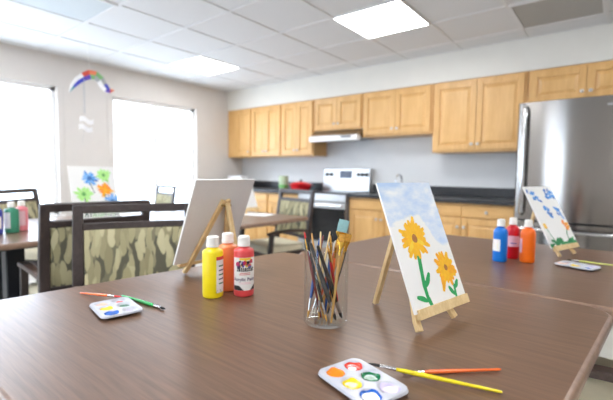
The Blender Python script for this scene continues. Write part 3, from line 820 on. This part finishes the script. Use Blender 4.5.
bm = NB(); box(bm, -.14, .14, -.10, .10, 0, .004); o = finish('paper_sheet', bm, M['paper'], None, (2.42, -2.02, .7512), .3)
tag(o, 'white paper lying on the middle table before the armchair', 'paper')

# ------------------------------------------------------------------ bottles
CAMXY = Vector((5.086, -4.654))
def arc_patch(bm, rad, a0, a1, z0, z1, mi, n=14, lift=0.):
    lo = []; hi = []
    for i in range(n + 1):
        a = a0 + (a1 - a0) * i / n
        lo.append(bm.verts.new(((rad + lift) * math.cos(a), (rad + lift) * math.sin(a), z0))); hi.append(bm.verts.new(((rad + lift) * math.cos(a), (rad + lift) * math.sin(a), z1)))
    for i in range(n): bm.faces.new((lo[i], lo[i + 1], hi[i + 1], hi[i])).material_index = mi
def wrap_poly(bm, rad, ac, pts, mi, lift):
    """polygon given in label metres (x to the viewer's right, z up), wrapped round the bottle"""
    vs = [bm.verts.new(((rad + lift) * math.cos(ac + x / rad), (rad + lift) * math.sin(ac + x / rad), z)) for x, z in pts]
    bm.faces.new(vs).material_index = mi
def wrap_rect(bm, rad, ac, x0, x1, z0, z1, mi, lift): arc_patch(bm, rad, ac + x0 / rad, ac + x1 / rad, z0, z1, mi, max(2, int((x1 - x0) / .004)), lift)
def wrap_text(bm, rad, ac, txt, size, x, z, mi, lift, bold=0.):
    cu = bpy.data.curves.new('t', 'FONT'); cu.body = txt; cu.size = size; cu.align_x = 'CENTER'; cu.offset = bold; cu.resolution_u = 3
    to = bpy.data.objects.new('t', cu); col.objects.link(to)
    dg = bpy.context.evaluated_depsgraph_get(); me = bpy.data.meshes.new_from_object(to.evaluated_get(dg))
    vs = []
    for v in me.vertices:
        a = ac + (v.co.x + x) / rad
        vs.append(bm.verts.new(((rad + lift) * math.cos(a), (rad + lift) * math.sin(a), z + v.co.y)))
    for p in me.polygons:
        try: bm.faces.new([vs[i] for i in p.vertices]).material_index = mi
        except ValueError: pass
    bpy.data.objects.remove(to); bpy.data.meshes.remove(me); bpy.data.curves.remove(cu)
BR = .0328
def bottle(label, xy, m, tall=True, zt=.7505, rad=BR, hb=.152, cap_r=.0205, rot=0., round_top=False, group=None):
    t = thing('paint_bottle', label, 'paint bottle', (xy[0], xy[1], zt), rot, group)
    bm = NB()
    pr = [(0, .003), (rad * .75, .002), (rad - .004, 0), (rad - .0008, .0025), (rad, .006)]
    if round_top:
        pr += [(rad, hb - .022)] + [(.015 + (rad - .015) * math.cos(k * PI / 16), hb - .022 + .030 * math.sin(k * PI / 16)) for k in range(1, 9)] + [(.015, hb + .014), (0, hb + .014)]
    else:
        pr += [(rad, hb - .008), (rad - .0012, hb - .0035), (rad - .004, hb - .0005), (.020, hb + .004), (.017, hb + .006), (.0165, hb + .012), (0, hb + .012)]
    lathe(bm, pr, 48); part('body', bm, m, t, ang=50)
    c0 = hb + (.0145 if round_top else .0095); ch = .033
    bm = NB(); r = cap_r
    pr = [(0, c0 + .0002), (r, c0 + .0002), (r, c0 + ch * .30), (r - .0012, c0 + ch * .33), (r - .0012, c0 + ch - .004), (r - .004, c0 + ch), (0, c0 + ch)]
    lathe(bm, pr, 40)
    part('cap', bm, M['cap'], t, ang=30)
    return t
LM = [M['label'], M['ink_black'], M['ink_purple'], M['ink_red'], M['ink_magenta'], M['ink_blue'], M['ink_yellow'], M['ink_orange'], M['ink_green'], M['ink_pink'], M['coral']]
def facing(xy): d = CAMXY - Vector(xy); return math.atan2(d.y, d.x)
# yellow
p = (4.0823, -3.861); t = bottle('yellow paint bottle with white cap, left of the three by the grey canvas', p, M['yel'], group='large paint bottles on the foreground table')
ac = facing(p) + .95
bm = NB(); arc_patch(bm, BR, ac - .62, ac + .62, .018, .132, 0, lift=.0003); arc_patch(bm, BR, ac - .62, ac + .62, .122, .133, 3, lift=.0005)
wrap_poly(bm, BR, ac, [(-.022, .018), (-.002, .018), (-.006, .028), (-.018, .026)], 8, .0006)
for k in range(5): wrap_rect(bm, BR, ac, -.012, .010, .045 + k * .014, .049 + k * .014, 2 if k % 2 else 8, .0006)
part('label', bm, LM, t, recalc=False, smooth=False)
# peach orange
p = (4.060, -3.780); t = bottle('peach orange paint bottle with white cap between the yellow and coral red bottles', p, M['peach'], group='large paint bottles on the foreground table')
ac = facing(p) + 2.2
bm = NB(); arc_patch(bm, BR, ac - .7, ac + .7, .018, .132, 0, lift=.0003); wrap_rect(bm, BR, ac, -.02, .02, .112, .128, 3, .0005); part('label', bm, LM, t, recalc=False, smooth=False)
# coral red with the printed label facing the camera
p = (4.145, -3.785); t = bottle('coral red paint bottle whose white label reads Acrylic Paint', p, M['coral'], group='large paint bottles on the foreground table')
ac = facing(p) + .10; hw = 1.28
bm = NB(); arc_patch(bm, BR, ac - hw, ac + hw, .022, .128, 0, 24, .0003)
arc_patch(bm, BR, ac - .55, ac + .62, .1205, .127, 6, 12, .0005)
rr = random.Random(5)
for k in range(26):
    x = rr.uniform(-.023, .023); z = .107 + rr.uniform(-.008, .008); r = rr.uniform(.004, .0085); mi = rr.choice([4, 5, 7, 3, 6, 1, 4, 2])
    wrap_poly(bm, BR, ac, [(x + r * math.cos(a) * rr.uniform(.6, 1.2), z + r * math.sin(a) * rr.uniform(.6, 1.2)) for a in [2 * PI * i / 8 for i in range(8)]], mi, .0006 + .00003 * k)
for k in range(9):
    x = -.026 + k * .0064
    wrap_poly(bm, BR, ac, [(x, .084), (x + .0052, .084), (x + .0052, .096 - .002 * (k % 2)), (x + .0012, .096)], 1, .0014)
    if k % 3 != 1: wrap_poly(bm, BR, ac, [(x + .0015, .088), (x + .0035, .088), (x + .0035, .091), (x + .0015, .091)], 0, .0015)
for k in range(2): wrap_rect(bm, BR, ac, -.018 + .003 * k, .018, .0725 + k * .005, .0745 + k * .005, 3, .0008)
wrap_text(bm, BR, ac, 'Acrylic Paint', .0150, -.001, .053, 2, .0008, .00035)
for k in range(2): wrap_rect(bm, BR, ac, -.02, .02, .043 + k * .004, .0443 + k * .004, 9, .0008)
[wrap_rect(bm, BR, ac, -.040 + .004 * k, -.036 + .004 * k, .0225, .0375 - max(0, k - 5) * .004, 1, .0008) for k in range(9)]
[wrap_rect(bm, BR, ac, .018 + .004 * k, .022 + .004 * k, .0225, min(.0375, .025 + .004 * k), 1, .0008) for k in range(5)]
part('label', bm, LM, t, recalc=False, smooth=False)
# far table bottles
G2 = 'paint bottles on the table before the refrigerator'
p = (4.675, -2.663); t = bottle('bright blue paint bottle on the table before the refrigerator', p, M['blue'], rad=.031, hb=.150, cap_r=.018, round_top=True, group=G2)
ac = facing(p) - .75; bm = NB(); arc_patch(bm, .031, ac - .75, ac + .75, .05, .105, 0, lift=.0003); wrap_poly(bm, .031, ac, [(-.012, .055), (.014, .055), (.01, .082), (-.006, .088)], 6, .0006); wrap_poly(bm, .031, ac, [(-.008, .09), (.012, .09), (.012, .098), (-.008, .098)], 9, .0006); part('label', bm, LM, t, recalc=False, smooth=False)
p = (4.705, -2.551); t = bottle('red paint bottle with pale label partly behind the blue bottle', p, M['red'], rad=.031, hb=.150, cap_r=.018, round_top=True, group=G2)
ac = facing(p) + .15; bm = NB(); arc_patch(bm, .031, ac - 1.1, ac + 1.1, .060, .112, 9, 20, lift=.0003); wrap_rect(bm, .031, ac, -.012, .014, .075, .079, 5, .0006); part('label', bm, LM, t, recalc=False, smooth=False)
p = (4.778, -2.600); t = bottle('bright orange paint bottle beside the small blue painting', p, M['orange'], rad=.032, hb=.150, cap_r=.018, round_top=True, group=G2)
ac = facing(p) - 1.45; bm = NB(); arc_patch(bm, .032, ac - .7, ac + .7, .045, .11, 9, lift=.0003); wrap_poly(bm, .032, ac, [(-.01, .06), (.012, .06), (.012, .07), (-.01, .07)], 3, .0006); part('label', bm, LM, t, recalc=False, smooth=False)
# left table bottles
G3 = 'paint bottles on the left table'
p = (2.075, -3.862); t = bottle('green paint bottle on the left table with white label', p, M['greenb'], rad=.038, group=G3)
ac = facing(p) - .9; bm = NB(); arc_patch(bm, .038, ac - .7, ac + .7, .03, .13, 0, lift=.0003); wrap_poly(bm, .038, ac, [(-.012, .06), (.012, .06), (.01, .085), (-.01, .085)], 8, .0006); part('label', bm, LM, t, recalc=False, smooth=False)
p = (2.02, -3.792); t = bottle('pink paint bottle on the left table, right of the green one', p, M['pinkb'], rad=.034, group=G3)
ac = facing(p) - .2; bm = NB(); arc_patch(bm, .034, ac - .8, ac + .8, .035, .13, 9, lift=.0003); part('label', bm, LM, t, recalc=False, smooth=False)
p = (2.10, -3.945); t = bottle('blue paint bottle on the left table, left of the green one', p, M['ink_blue'], rad=.030, round_top=True, cap_r=.0165, group=G3)
ac = facing(p); bm = NB(); arc_patch(bm, .030, ac - .8, ac + .8, .035, .11, 0, lift=.0003); part('label', bm, LM, t, recalc=False, smooth=False)

# ------------------------------------------------------------------ brushes
def brush(label, L, r, handle, ferrule, bristle, flat=None, ends='brush', group=None, fl=.03, bl=.018):
    """lies along +z from z=0 (handle end); the bristles are at the top"""
    t = thing('paintbrush', label, 'paintbrush', group=group)
    hl = L - fl - bl
    bm = NB()
    lathe(bm, [(0, 0), (r * .45, .001), (r * .62, .006), (r * .7, hl * .3), (r, hl * .72), (r * .95, hl * .9), (r * .7, hl), (0, hl)], 14)
    part('handle', bm, M[handle], t)
    bm = NB(); w = flat or r * .8
    def ell(z, a, b, n=16): return [bm.verts.new((a * math.cos(2 * PI * k / n), b * math.sin(2 * PI * k / n), z)) for k in range(n)]
    def stack(rs):
        for a, b in zip(rs, rs[1:]):
            for k in range(16): bm.faces.new((a[k], a[(k + 1) % 16], b[(k + 1) % 16], b[k]))
        bm.faces.new(rs[0][::-1]); bm.faces.new(rs[-1])
    rr_ = r * .8
    stack([ell(hl - .002, rr_, rr_), ell(hl + fl * .45, rr_, rr_), ell(hl + fl * .8, max(w, rr_ * .7), rr_ * (.6 if flat else .85)), ell(hl + fl, max(w, rr_ * .7), rr_ * (.5 if flat else .8))])
    part('ferrule', bm, M[ferrule], t)
    bm = NB()
    if flat: stack([ell(hl + fl - .001, w * .96, rr_ * .45), ell(hl + fl + bl * .5, w * 1.03, rr_ * .45), ell(hl + fl + bl, w * .98, rr_ * .2)])
    else: stack([ell(hl + fl - .001, rr_ * .7, rr_ * .7), ell(hl + fl + bl * .4, rr_ * .85, rr_ * .85), ell(hl + fl + bl * .8, rr_ * .45, rr_ * .45), ell(hl + fl + bl, rr_ * .08, rr_ * .08)])
    part('bristles', bm, M[bristle], t)
    return t
def lay(o, p0, p1, roll=0.):
    """put the handle end at p0, pointing to p1"""
    d = (Vector(p1) - Vector(p0)).normalized()
    o.rotation_mode = 'QUATERNION'
    q = d.to_track_quat('Z', 'Y')
    from mathutils import Quaternion
    o.rotation_quaternion = q @ Quaternion((0, 0, 1), roll)
    o.location = p0
JC = Vector((4.488, -3.805)); JZ = .7505
ea, eb = Vector((.785, .619)), Vector((-.619, .785))
t = thing('glass_jar', 'clear straight glass jar full of paintbrushes on the foreground table', 'jar', (JC.x, JC.y, JZ))
bm = NB(); lathe(bm, [(0, 0), (.052, 0), (.0580, .0025), (.059, .008), (.059, .197), (.0583, .1995), (.0580, .2), (.0574, .1995), (.0571, .197), (.0571, .013), (.0560, .0105), (.053, .0095), (0, .0095)], 64)
part('body', bm, M['glass'], t, ang=60)
GB = 'paintbrushes in the glass jar'
# label, L, r, a0, b0, a1, b1 (bottom and at the rim), handle, ferrule, bristles, flat, up
JB = [
 ('thick black brush handle crossing to the lower right of the jar, rightmost of two', 0.216, 0.0068, 0.043, -0.012, -0.02, -0.042, 'h_black', 'ferrule', 'bristle_dark', None, 0),
 ("thick dark grey brush handle slanting from the jar's left rim to its right foot", 0.218, 0.0068, 0.026, -0.026, -0.037, -0.03, 'h_grey', 'ferrule', 'bristle_dark', None, 0),
 ('black brush handle at the front left of the jar', 0.225, 0.0044, 0.002, -0.038, -0.047, -0.016, 'h_black', 'ferrule', 'bristle_tan', None, 0),
 ('brush with red tip, leftmost in the jar', 0.235, 0.0042, -0.0124, -0.0106, -0.0512, 0.0061, 'h_maroon', 'ferrule_gold', 'bristle_red', None, 1),
 ('wooden brush handle left of the cream one in the jar', 0.23, 0.004, -0.0056, -0.019, -0.0342, 0.0075, 'h_wood', 'ferrule_gold', 'bristle_tan', None, 0),
 ('cream brush handle standing upright left of centre in the jar', 0.233, 0.0035, -0.0185, -0.0236, -0.017, -0.0102, 'h_cream', 'ferrule', 'bristle_tan', None, 0),
 ('slim cream brush handle leaning back in the middle of the jar', 0.232, 0.0035, -0.03, 0.0066, 0.0039, 0.034, 'h_cream', 'ferrule', 'bristle_white', None, 0),
 ('broad flat brush with pale teal bristles, tallest in the jar', 0.268, 0.0052, -0.0076, 0.0371, 0.0323, 0.0219, 'h_wood', 'ferrule_gold', 'bristle_teal', 0.014, 1),
 ('brush with wide golden bristles at the right rim of the jar', 0.24, 0.0046, 0.0001, 0.0137, 0.0461, -0.02, 'h_wood', 'ferrule_gold', 'bristle_tan', 0.008, 1),
 ('gold ferrule brush leaning right, behind the wide golden bristles in the jar', 0.234, 0.0044, -0.0198, 0.0257, 0.0401, 0.0074, 'h_wood', 'ferrule_gold', 'bristle_tan', 0.006, 1),
 ('yellowish brush at the front right of the jar with gold ferrule', 0.232, 0.0042, 0.0125, -0.0455, 0.0329, -0.0396, 'h_wood', 'ferrule_gold', 'bristle_tan', 0.007, 1),
 ("brush with a dark tip leaning on the jar's right rim", 0.238, 0.004, 0.0073, 0.0214, 0.0516, -0.0061, 'h_grey', 'ferrule_gold', 'bristle_dark', None, 1),
 ('rust orange brush handle leaning to the right at the back of the jar', 0.232, 0.0055, -0.0258, 0.0409, 0.0325, 0.0378, 'h_orangered', 'ferrule_gold', 'bristle_tan', 0.007, 1),
 ('blue brush handle in the middle of the jar', 0.226, 0.005, -0.002, -0.0065, 0.012, -0.0069, 'h_blue', 'ferrule', 'bristle_dark', None, 1),
 ('blue brush handle low at the left side of the jar', 0.216, 0.0042, -0.0481, -0.0109, -0.0201, 0.0335, 'h_blue', 'ferrule', 'bristle_tan', None, 0),
 ('maroon brush handle at the left side of the jar', 0.22, 0.004, -0.0458, 0.0112, -0.0119, 0.0464, 'h_maroon', 'ferrule', 'bristle_tan', None, 0),
 ('white brush handle slanting across the middle of the jar', 0.216, 0.0037, -0.04, -0.0021, 0.0203, 0.0235, 'h_white', 'ferrule', 'bristle_white', None, 0),
 ('pale brush handle slanting at the back of the jar, dark bristles up', 0.22, 0.0037, -0.028, 0.0163, 0.0139, 0.0478, 'h_white', 'ferrule', 'bristle_dark', None, 1),
 ('orange brush handle whose foot stands at the back of the jar', 0.226, 0.0037, 0.0099, 0.0395, 0.0223, -0.0235, 'h_orange', 'ferrule_gold', 'bristle_tan', None, 1),
 ('red brush handle whose top leans on the front rim of the jar', 0.222, 0.0037, 0.0404, 0.0112, 0.0033, -0.0488, 'h_red', 'ferrule_gold', 'bristle_tan', None, 1),
 ('thin wooden brush standing nearly upright in the middle of the jar', 0.23, 0.0037, 0.0201, -0.0002, 0.0101, -0.0257, 'h_wood', 'ferrule_gold', 'bristle_tan', None, 1)]
for lab, L, r, a0, b0, a1, b1, h, f, b, fl, up in JB:
    o = brush(lab, L, r, h, f, b, fl, group=GB, fl=.034 if fl else .03, bl=.034 if fl and fl > .01 else .02)
    q0 = JC + ea * a0 + eb * b0; q1 = JC + ea * a1 + eb * b1
    P0 = Vector((q0.x, q0.y, JZ + .0135)); P1 = Vector((q1.x, q1.y, JZ + .2))
    if up: lay(o, P0, P1, 0)
    else:
        d = (P1 - P0).normalized(); lay(o, P0 + d * L, P0, 0)
    if fl:
        # turn the flat side towards the camera
        z = (P1 - P0).normalized(); x = Vector((ea.x, ea.y, 0)); x = (x - z * x.dot(z)).normalized(); y = z.cross(x)
        m = Matrix((x, y, z)).transposed(); o.rotation_quaternion = m.to_quaternion()

# ------------------------------------------------------------------ palettes
def palette(label, xy, ang, wells, zt=.7505):
    t = thing('paint_palette', label, 'palette', (xy[0], xy[1], zt), ang, None)
    hx, hy, rc = .075, .0535, .019; nx, ny = 56, 40
    W6 = [(-.049 + .049 * (i % 3), -.0235 + .047 * (i // 3)) for i in range(6)]
    rx, ry, dep = .0205, .0195, .0085
    def zof(x, y):
        z = 0
        for cx, cy in W6:
            d = math.hypot((x - cx) / rx, (y - cy) / ry)
            if d < 1: z = -dep * (1 - d ** 3) ** .8
        return z
    def fit(x, y):
        ax, ay = abs(x) - (hx - rc), abs(y) - (hy - rc)
        if ax > 0 and ay > 0:
            # square corner -> round corner
            k = max(ax, ay) / math.hypot(ax, ay)
            x = math.copysign(hx - rc + ax * k, x); y = math.copysign(hy - rc + ay * k, y)
        return x, y
    bm = NB(); top = []; bot = []
    for j in range(ny + 1):
        ra = []; rb = []
        for i in range(nx + 1):
            x, y = fit(-hx + 2 * hx * i / nx, -hy + 2 * hy * j / ny)
            z = zof(x, y); edge = min(hx - abs(x), hy - abs(y)) if True else 0
            ra.append(bm.verts.new((x, y, .0112 + z))); rb.append(bm.verts.new((x, y, .0098 + z)))
        top.append(ra); bot.append(rb)
    for j in range(ny):
        for i in range(nx):
            bm.faces.new((top[j][i], top[j][i + 1], top[j + 1][i + 1], top[j + 1][i])); bm.faces.new((bot[j][i], bot[j + 1][i], bot[j + 1][i + 1], bot[j][i + 1]))
    ring_t = top[0] + [r[-1] for r in top[1:]] + top[-1][-2::-1] + [r[0] for r in top[-2:0:-1]]
    ring_b = bot[0] + [r[-1] for r in bot[1:]] + bot[-1][-2::-1] + [r[0] for r in bot[-2:0:-1]]
    # turned-down rim
    low = [bm.verts.new((v.co.x * 1.022, v.co.y * 1.03, .0065)) for v in ring_t]
    n = len(ring_t)
    for i in range(n):
        j = (i + 1) % n
        bm.faces.new((ring_t[i], low[i], low[j], ring_t[j])); bm.faces.new((ring_b[i], ring_b[j], low[j], low[i]))
    # little feet under the wells
    for sx, sy in ((-1, -1), (1, -1), (1, 1), (-1, 1)):
        lathe(bm, [(0, 0), (.004, 0), (.005, .003), (0, .003)], 10, c=(sx * .049, sy * .0235, 0))
    part('tray', bm, M['tray'], t, ang=60)
    for k, mname, sc, ox, oy in wells:
        cx, cy = W6[k]; bm = NB(); n = 22; rings = []
        up = .0007 + (.0005 if mname == 'wet_white' else 0)
        for fr in (.001, .4, .7, .88, 1.):
            ring = []
            for i in range(n):
                a = 2 * PI * i / n; w = sc * fr * (1 + .04 * math.sin(3 * a + k) + .03 * math.sin(5 * a + 2 * k))
                x = cx + ox + rx * w * math.cos(a); y = cy + oy + ry * w * math.sin(a)
                d = min(1, math.hypot((x - cx) / rx, (y - cy) / ry))
                ring.append(bm.verts.new((x, y, max(.0112 - dep * (1 - d ** 3) ** .8, .0112 - dep * .62) + up)))
            rings.append(ring)
        for ra, rb in zip(rings, rings[1:]):
            for i in range(n): bm.faces.new((ra[i], rb[i], rb[(i + 1) % n], ra[(i + 1) % n]))
        bm.faces.new(rings[0])
        part('paint', bm, M[mname], t)
    return t
palette('white palette with six paint wells at the bottom edge of the photo', (4.727, -4.022), R(-17), [(0, 'wet_orange', .93, 0, 0), (1, 'wet_yellow', .93, 0, 0), (2, 'wet_blue', .98, 0, 0), (2, 'wet_white', .80, 0, 0), (3, 'wet_red', .92, 0, 0), (3, 'wet_white', .42, .003, -.006), (4, 'wet_green', .93, 0, 0), (5, 'wet_lilac', .93, 0, 0)])
palette('white palette with blue, yellow and red paint at the left of the foreground table', (3.975, -4.123), R(-10), [(0, 'wet_peach', .8, 0, 0), (1, 'wet_yellow', .9, 0, 0), (2, 'wet_blue', .95, 0, 0), (3, 'wet_red', .5, .004, 0), (4, 'wet_green', .7, 0, 0), (5, 'wet_lilac', .5, 0, 0)])
palette('white palette lying before the blue dabs painting on the far table', (4.97, -2.568), R(-17), [(0, 'wet_peach', .95, 0, 0), (1, 'wet_yellow', .95, 0, 0), (2, 'wet_blue', .8, 0, 0), (3, 'wet_red', .7, 0, 0), (4, 'wet_green', .6, 0, 0), (5, 'wet_lilac', .9, 0, 0)])

# loose brushes
zt = .7505
def loose(label, p0, p1, r, h, f, b, fl=.03, bl=.016):
    L = (Vector(p1) - Vector(p0)).length
    o = brush(label, L, r, h, f, b, None, fl=fl, bl=bl, group='paintbrushes lying on the tables'); lay(o, p0, p1); return o
loose('yellow handled brush lying with its black tip on the near palette', (4.943, -3.885, zt + .004), (4.712, -3.972, zt + .0185), .0045, 'h_yellow', 'ferrule', 'bristle_dark', .03, .024)
loose('orange handled brush lying beside the yellow one in the foreground', (4.921, -3.794, zt + .004), (4.770, -3.938, zt + .0045), .0043, 'h_orange', 'ferrule', 'bristle_dark', .032, .012)
loose('orange handled brush resting with its red tip on the left palette', (3.741, -4.125, zt + .0035), (3.932, -4.085, zt + .0205), .0045, 'h_orange', 'ferrule', 'bristle_red', .028, .03)
loose('green handled brush with black tip lying by the left palette', (3.869, -4.052, zt + .004), (4.087, -4.034, zt + .0045), .0055, 'h_green', 'ferrule', 'bristle_dark', .03, .02)
loose('lime handled brush lying across the palette before the small easel', (5.13, -2.432, zt + .004), (4.925, -2.52, zt + .0195), .004, 'h_lime', 'ferrule', 'bristle_dark', .03, .018)
# brush holder glimpsed at the left edge
t = thing('brush_cup', 'brown cup of brushes at the left edge on the left table', 'cup', (2.13, -4.02, zt))
bm = NB(); lathe(bm, [(0, 0), (.036, 0), (.04, .12), (.037, .12), (.034, .005), (0, .005)], 28); part('body', bm, M['h_wood'], t)
for i, (dx, dy, h) in enumerate(((.01, .012, 'h_wood'), (-.01, .008, 'h_black'), (.0, -.012, 'h_orange'))):
    o = brush(['wooden brush in the cup at the left edge', 'black brush in the cup at the left edge', 'orange brush in the cup at the left edge'][i], .22, .0035, h, 'ferrule', 'bristle_tan', group='brushes in the cup')
    lay(o, (2.13 + dx * .7, -4.02 + dy * .7, zt + .007), (2.13 + dx * 2, -4.02 + dy * 2, zt + .2))

# ------------------------------------------------------------------ hanging mobile by the windows
mx = .8
t = thing('hanging_mobile', 'colourful arched hanging mobile with chain and white fins between the windows', 'mobile', (mx, -2.84, H - .018))
arc = [(-3.015, 1.945), (-2.985, 2.005), (-2.94, 2.065), (-2.88, 2.115), (-2.82, 2.150), (-2.765, 2.150), (-2.715, 2.115), (-2.685, 2.065), (-2.655, 2.03), (-2.62, 2.018), (-2.575, 2.03)]
wd = [.004, .024, .034, .04, .046, .046, .044, .042, .036, .024, .004]
bm = NB(); rows = []
for i, (y, z) in enumerate(arc):
    a = Vector(arc[max(i - 1, 0)]); b = Vector(arc[min(i + 1, len(arc) - 1)]); tt = (b - a).normalized(); nn = Vector((-tt.y, tt.x))
    rows.append([(y + 2.84 + nn.x * k * wd[i], z - H + nn.y * k * wd[i]) for k in (-1, 0, 1)])
cols = [('mob_teal', 'mob_white'), ('mob_blue', 'mob_white'), ('mob_blue', 'mob_white'), ('mob_purple', 'mob_red'), ('mob_green', 'mob_orange'), ('mob_grey', 'mob_green'), ('mob_white', 'mob_grey'), ('mob_white', 'mob_blue'), ('mob_purple', 'mob_blue'), ('mob_red', 'mob_orange')]
mn = sorted({c for p in cols for c in p}); mi = {c: i for i, c in enumerate(mn)}
for i in range(len(rows) - 1):
    for k in (0, 1):
        q = [rows[i][k], rows[i + 1][k], rows[i + 1][k + 1], rows[i][k + 1]]
        a = [bm.verts.new((-.004, y, z)) for y, z in q]; b = [bm.verts.new((.004, y, z)) for y, z in q]
        fs = [bm.faces.new(a[::-1]), bm.faces.new(b)] + [bm.faces.new((a[j], a[(j + 1) % 4], b[(j + 1) % 4], b[j])) for j in range(4)]
        for f in fs: f.material_index = mi[cols[i][k]]
part('arch', bm, [M[c] for c in mn], t, smooth=False)
bm = NB(); tube(bm, [(0, 0, .018), (0, .02, 2.15 - H)], .0015, 6); part('hanging_string', bm, M['mob_white'], t)
bm = NB(); zc = 2.08
for k in range(12):
    r = .012; z = zc - k * .028
    pts = [(.0 if k % 2 else r * .6 * math.cos(a), -.04 + (r * .6 * math.cos(a) if k % 2 else 0), z - H + .017 * math.sin(a)) for a in [2 * PI * i / 10 for i in range(11)]]
    tube(bm, pts, .0028, 6, caps=False)
part('chain', bm, M['mob_grey'], t)
for q, zf in enumerate((1.68, 1.60)):
    bm = NB(); n = 10; lo = []; hi = []
    ptsl = [(-.055 + .13 * i / n - (.012 if q else 0), zf + .018 * math.sin(2 * PI * i / n * .9 + .4)) for i in range(n + 1)]
    for s in (-.003, .003):
        lo.append([bm.verts.new((s, y - .03, z - .024 - H)) for y, z in ptsl]); hi.append([bm.verts.new((s, y - .03, z + .024 - H)) for y, z in ptsl])
    for i in range(n):
        bm.faces.new((lo[0][i], hi[0][i], hi[0][i + 1], lo[0][i + 1])); bm.faces.new((lo[1][i], lo[1][i + 1], hi[1][i + 1], hi[1][i]))
        bm.faces.new((hi[0][i], hi[1][i], hi[1][i + 1], hi[0][i + 1])); bm.faces.new((lo[0][i], lo[0][i + 1], lo[1][i + 1], lo[1][i]))
    for i in (0, n): bm.faces.new((lo[0][i], lo[1][i], hi[1][i], hi[0][i]))
    part('fin', bm, M['mob_white'], t)
bm = NB(); tube(bm, [(0, -.04, 1.78 - H), (0, -.045, 1.60 - H), (0, -.07, 1.45 - H)], .0013, 6); part('tail_string', bm, M['mob_grey'], t)

# ------------------------------------------------------------------ sky, camera, view
w = bpy.data.worlds.new('sky'); scene.world = w; w.use_nodes = True
nt = w.node_tree; bgn = nt.nodes['Background']
bgn.inputs['Color'].default_value = (.77, .90, 1.07, 1); bgn.inputs['Strength'].default_value = 9.3
w.cycles.sampling_method = 'AUTOMATIC'

cam = bpy.data.cameras.new('camera'); co = bpy.data.objects.new('camera', cam); col.objects.link(co); scene.camera = co
f, yaw, pit, rol = 392.5073, .6671, .0678, .0123
fw = Vector((-math.sin(yaw) * math.cos(pit), math.cos(yaw) * math.cos(pit), -math.sin(pit)))
r0 = Vector((math.cos(yaw), math.sin(yaw), 0)); u0 = r0.cross(fw)
r2 = r0 * math.cos(rol) + u0 * math.sin(rol); u2 = r2.cross(fw)
mw = Matrix((r2, u2, -fw)).transposed().to_4x4(); mw.translation = Vector((5.0862, -4.6536, 1.1493))
co.matrix_world = mw
cam.sensor_width = 36; cam.sensor_fit = 'HORIZONTAL'; cam.lens = f / 613 * 36; cam.clip_start = .02; cam.clip_end = 100
cam.dof.use_dof = True; cam.dof.focus_distance = 1.0; cam.dof.aperture_fstop = 2.5

vs = scene.view_settings
scene.display_settings.display_device = 'sRGB'
vs.view_transform = 'Standard'; vs.look = 'None'; vs.gamma = 1.; vs.use_curve_mapping = False
vs.exposure = 0.0
scene.cycles.max_bounces = 14; scene.cycles.diffuse_bounces = 10; scene.cycles.transmission_bounces = 12; scene.cycles.glossy_bounces = 6; scene.cycles.transparent_max_bounces = 12
scene.cycles.sample_clamp_indirect = 30
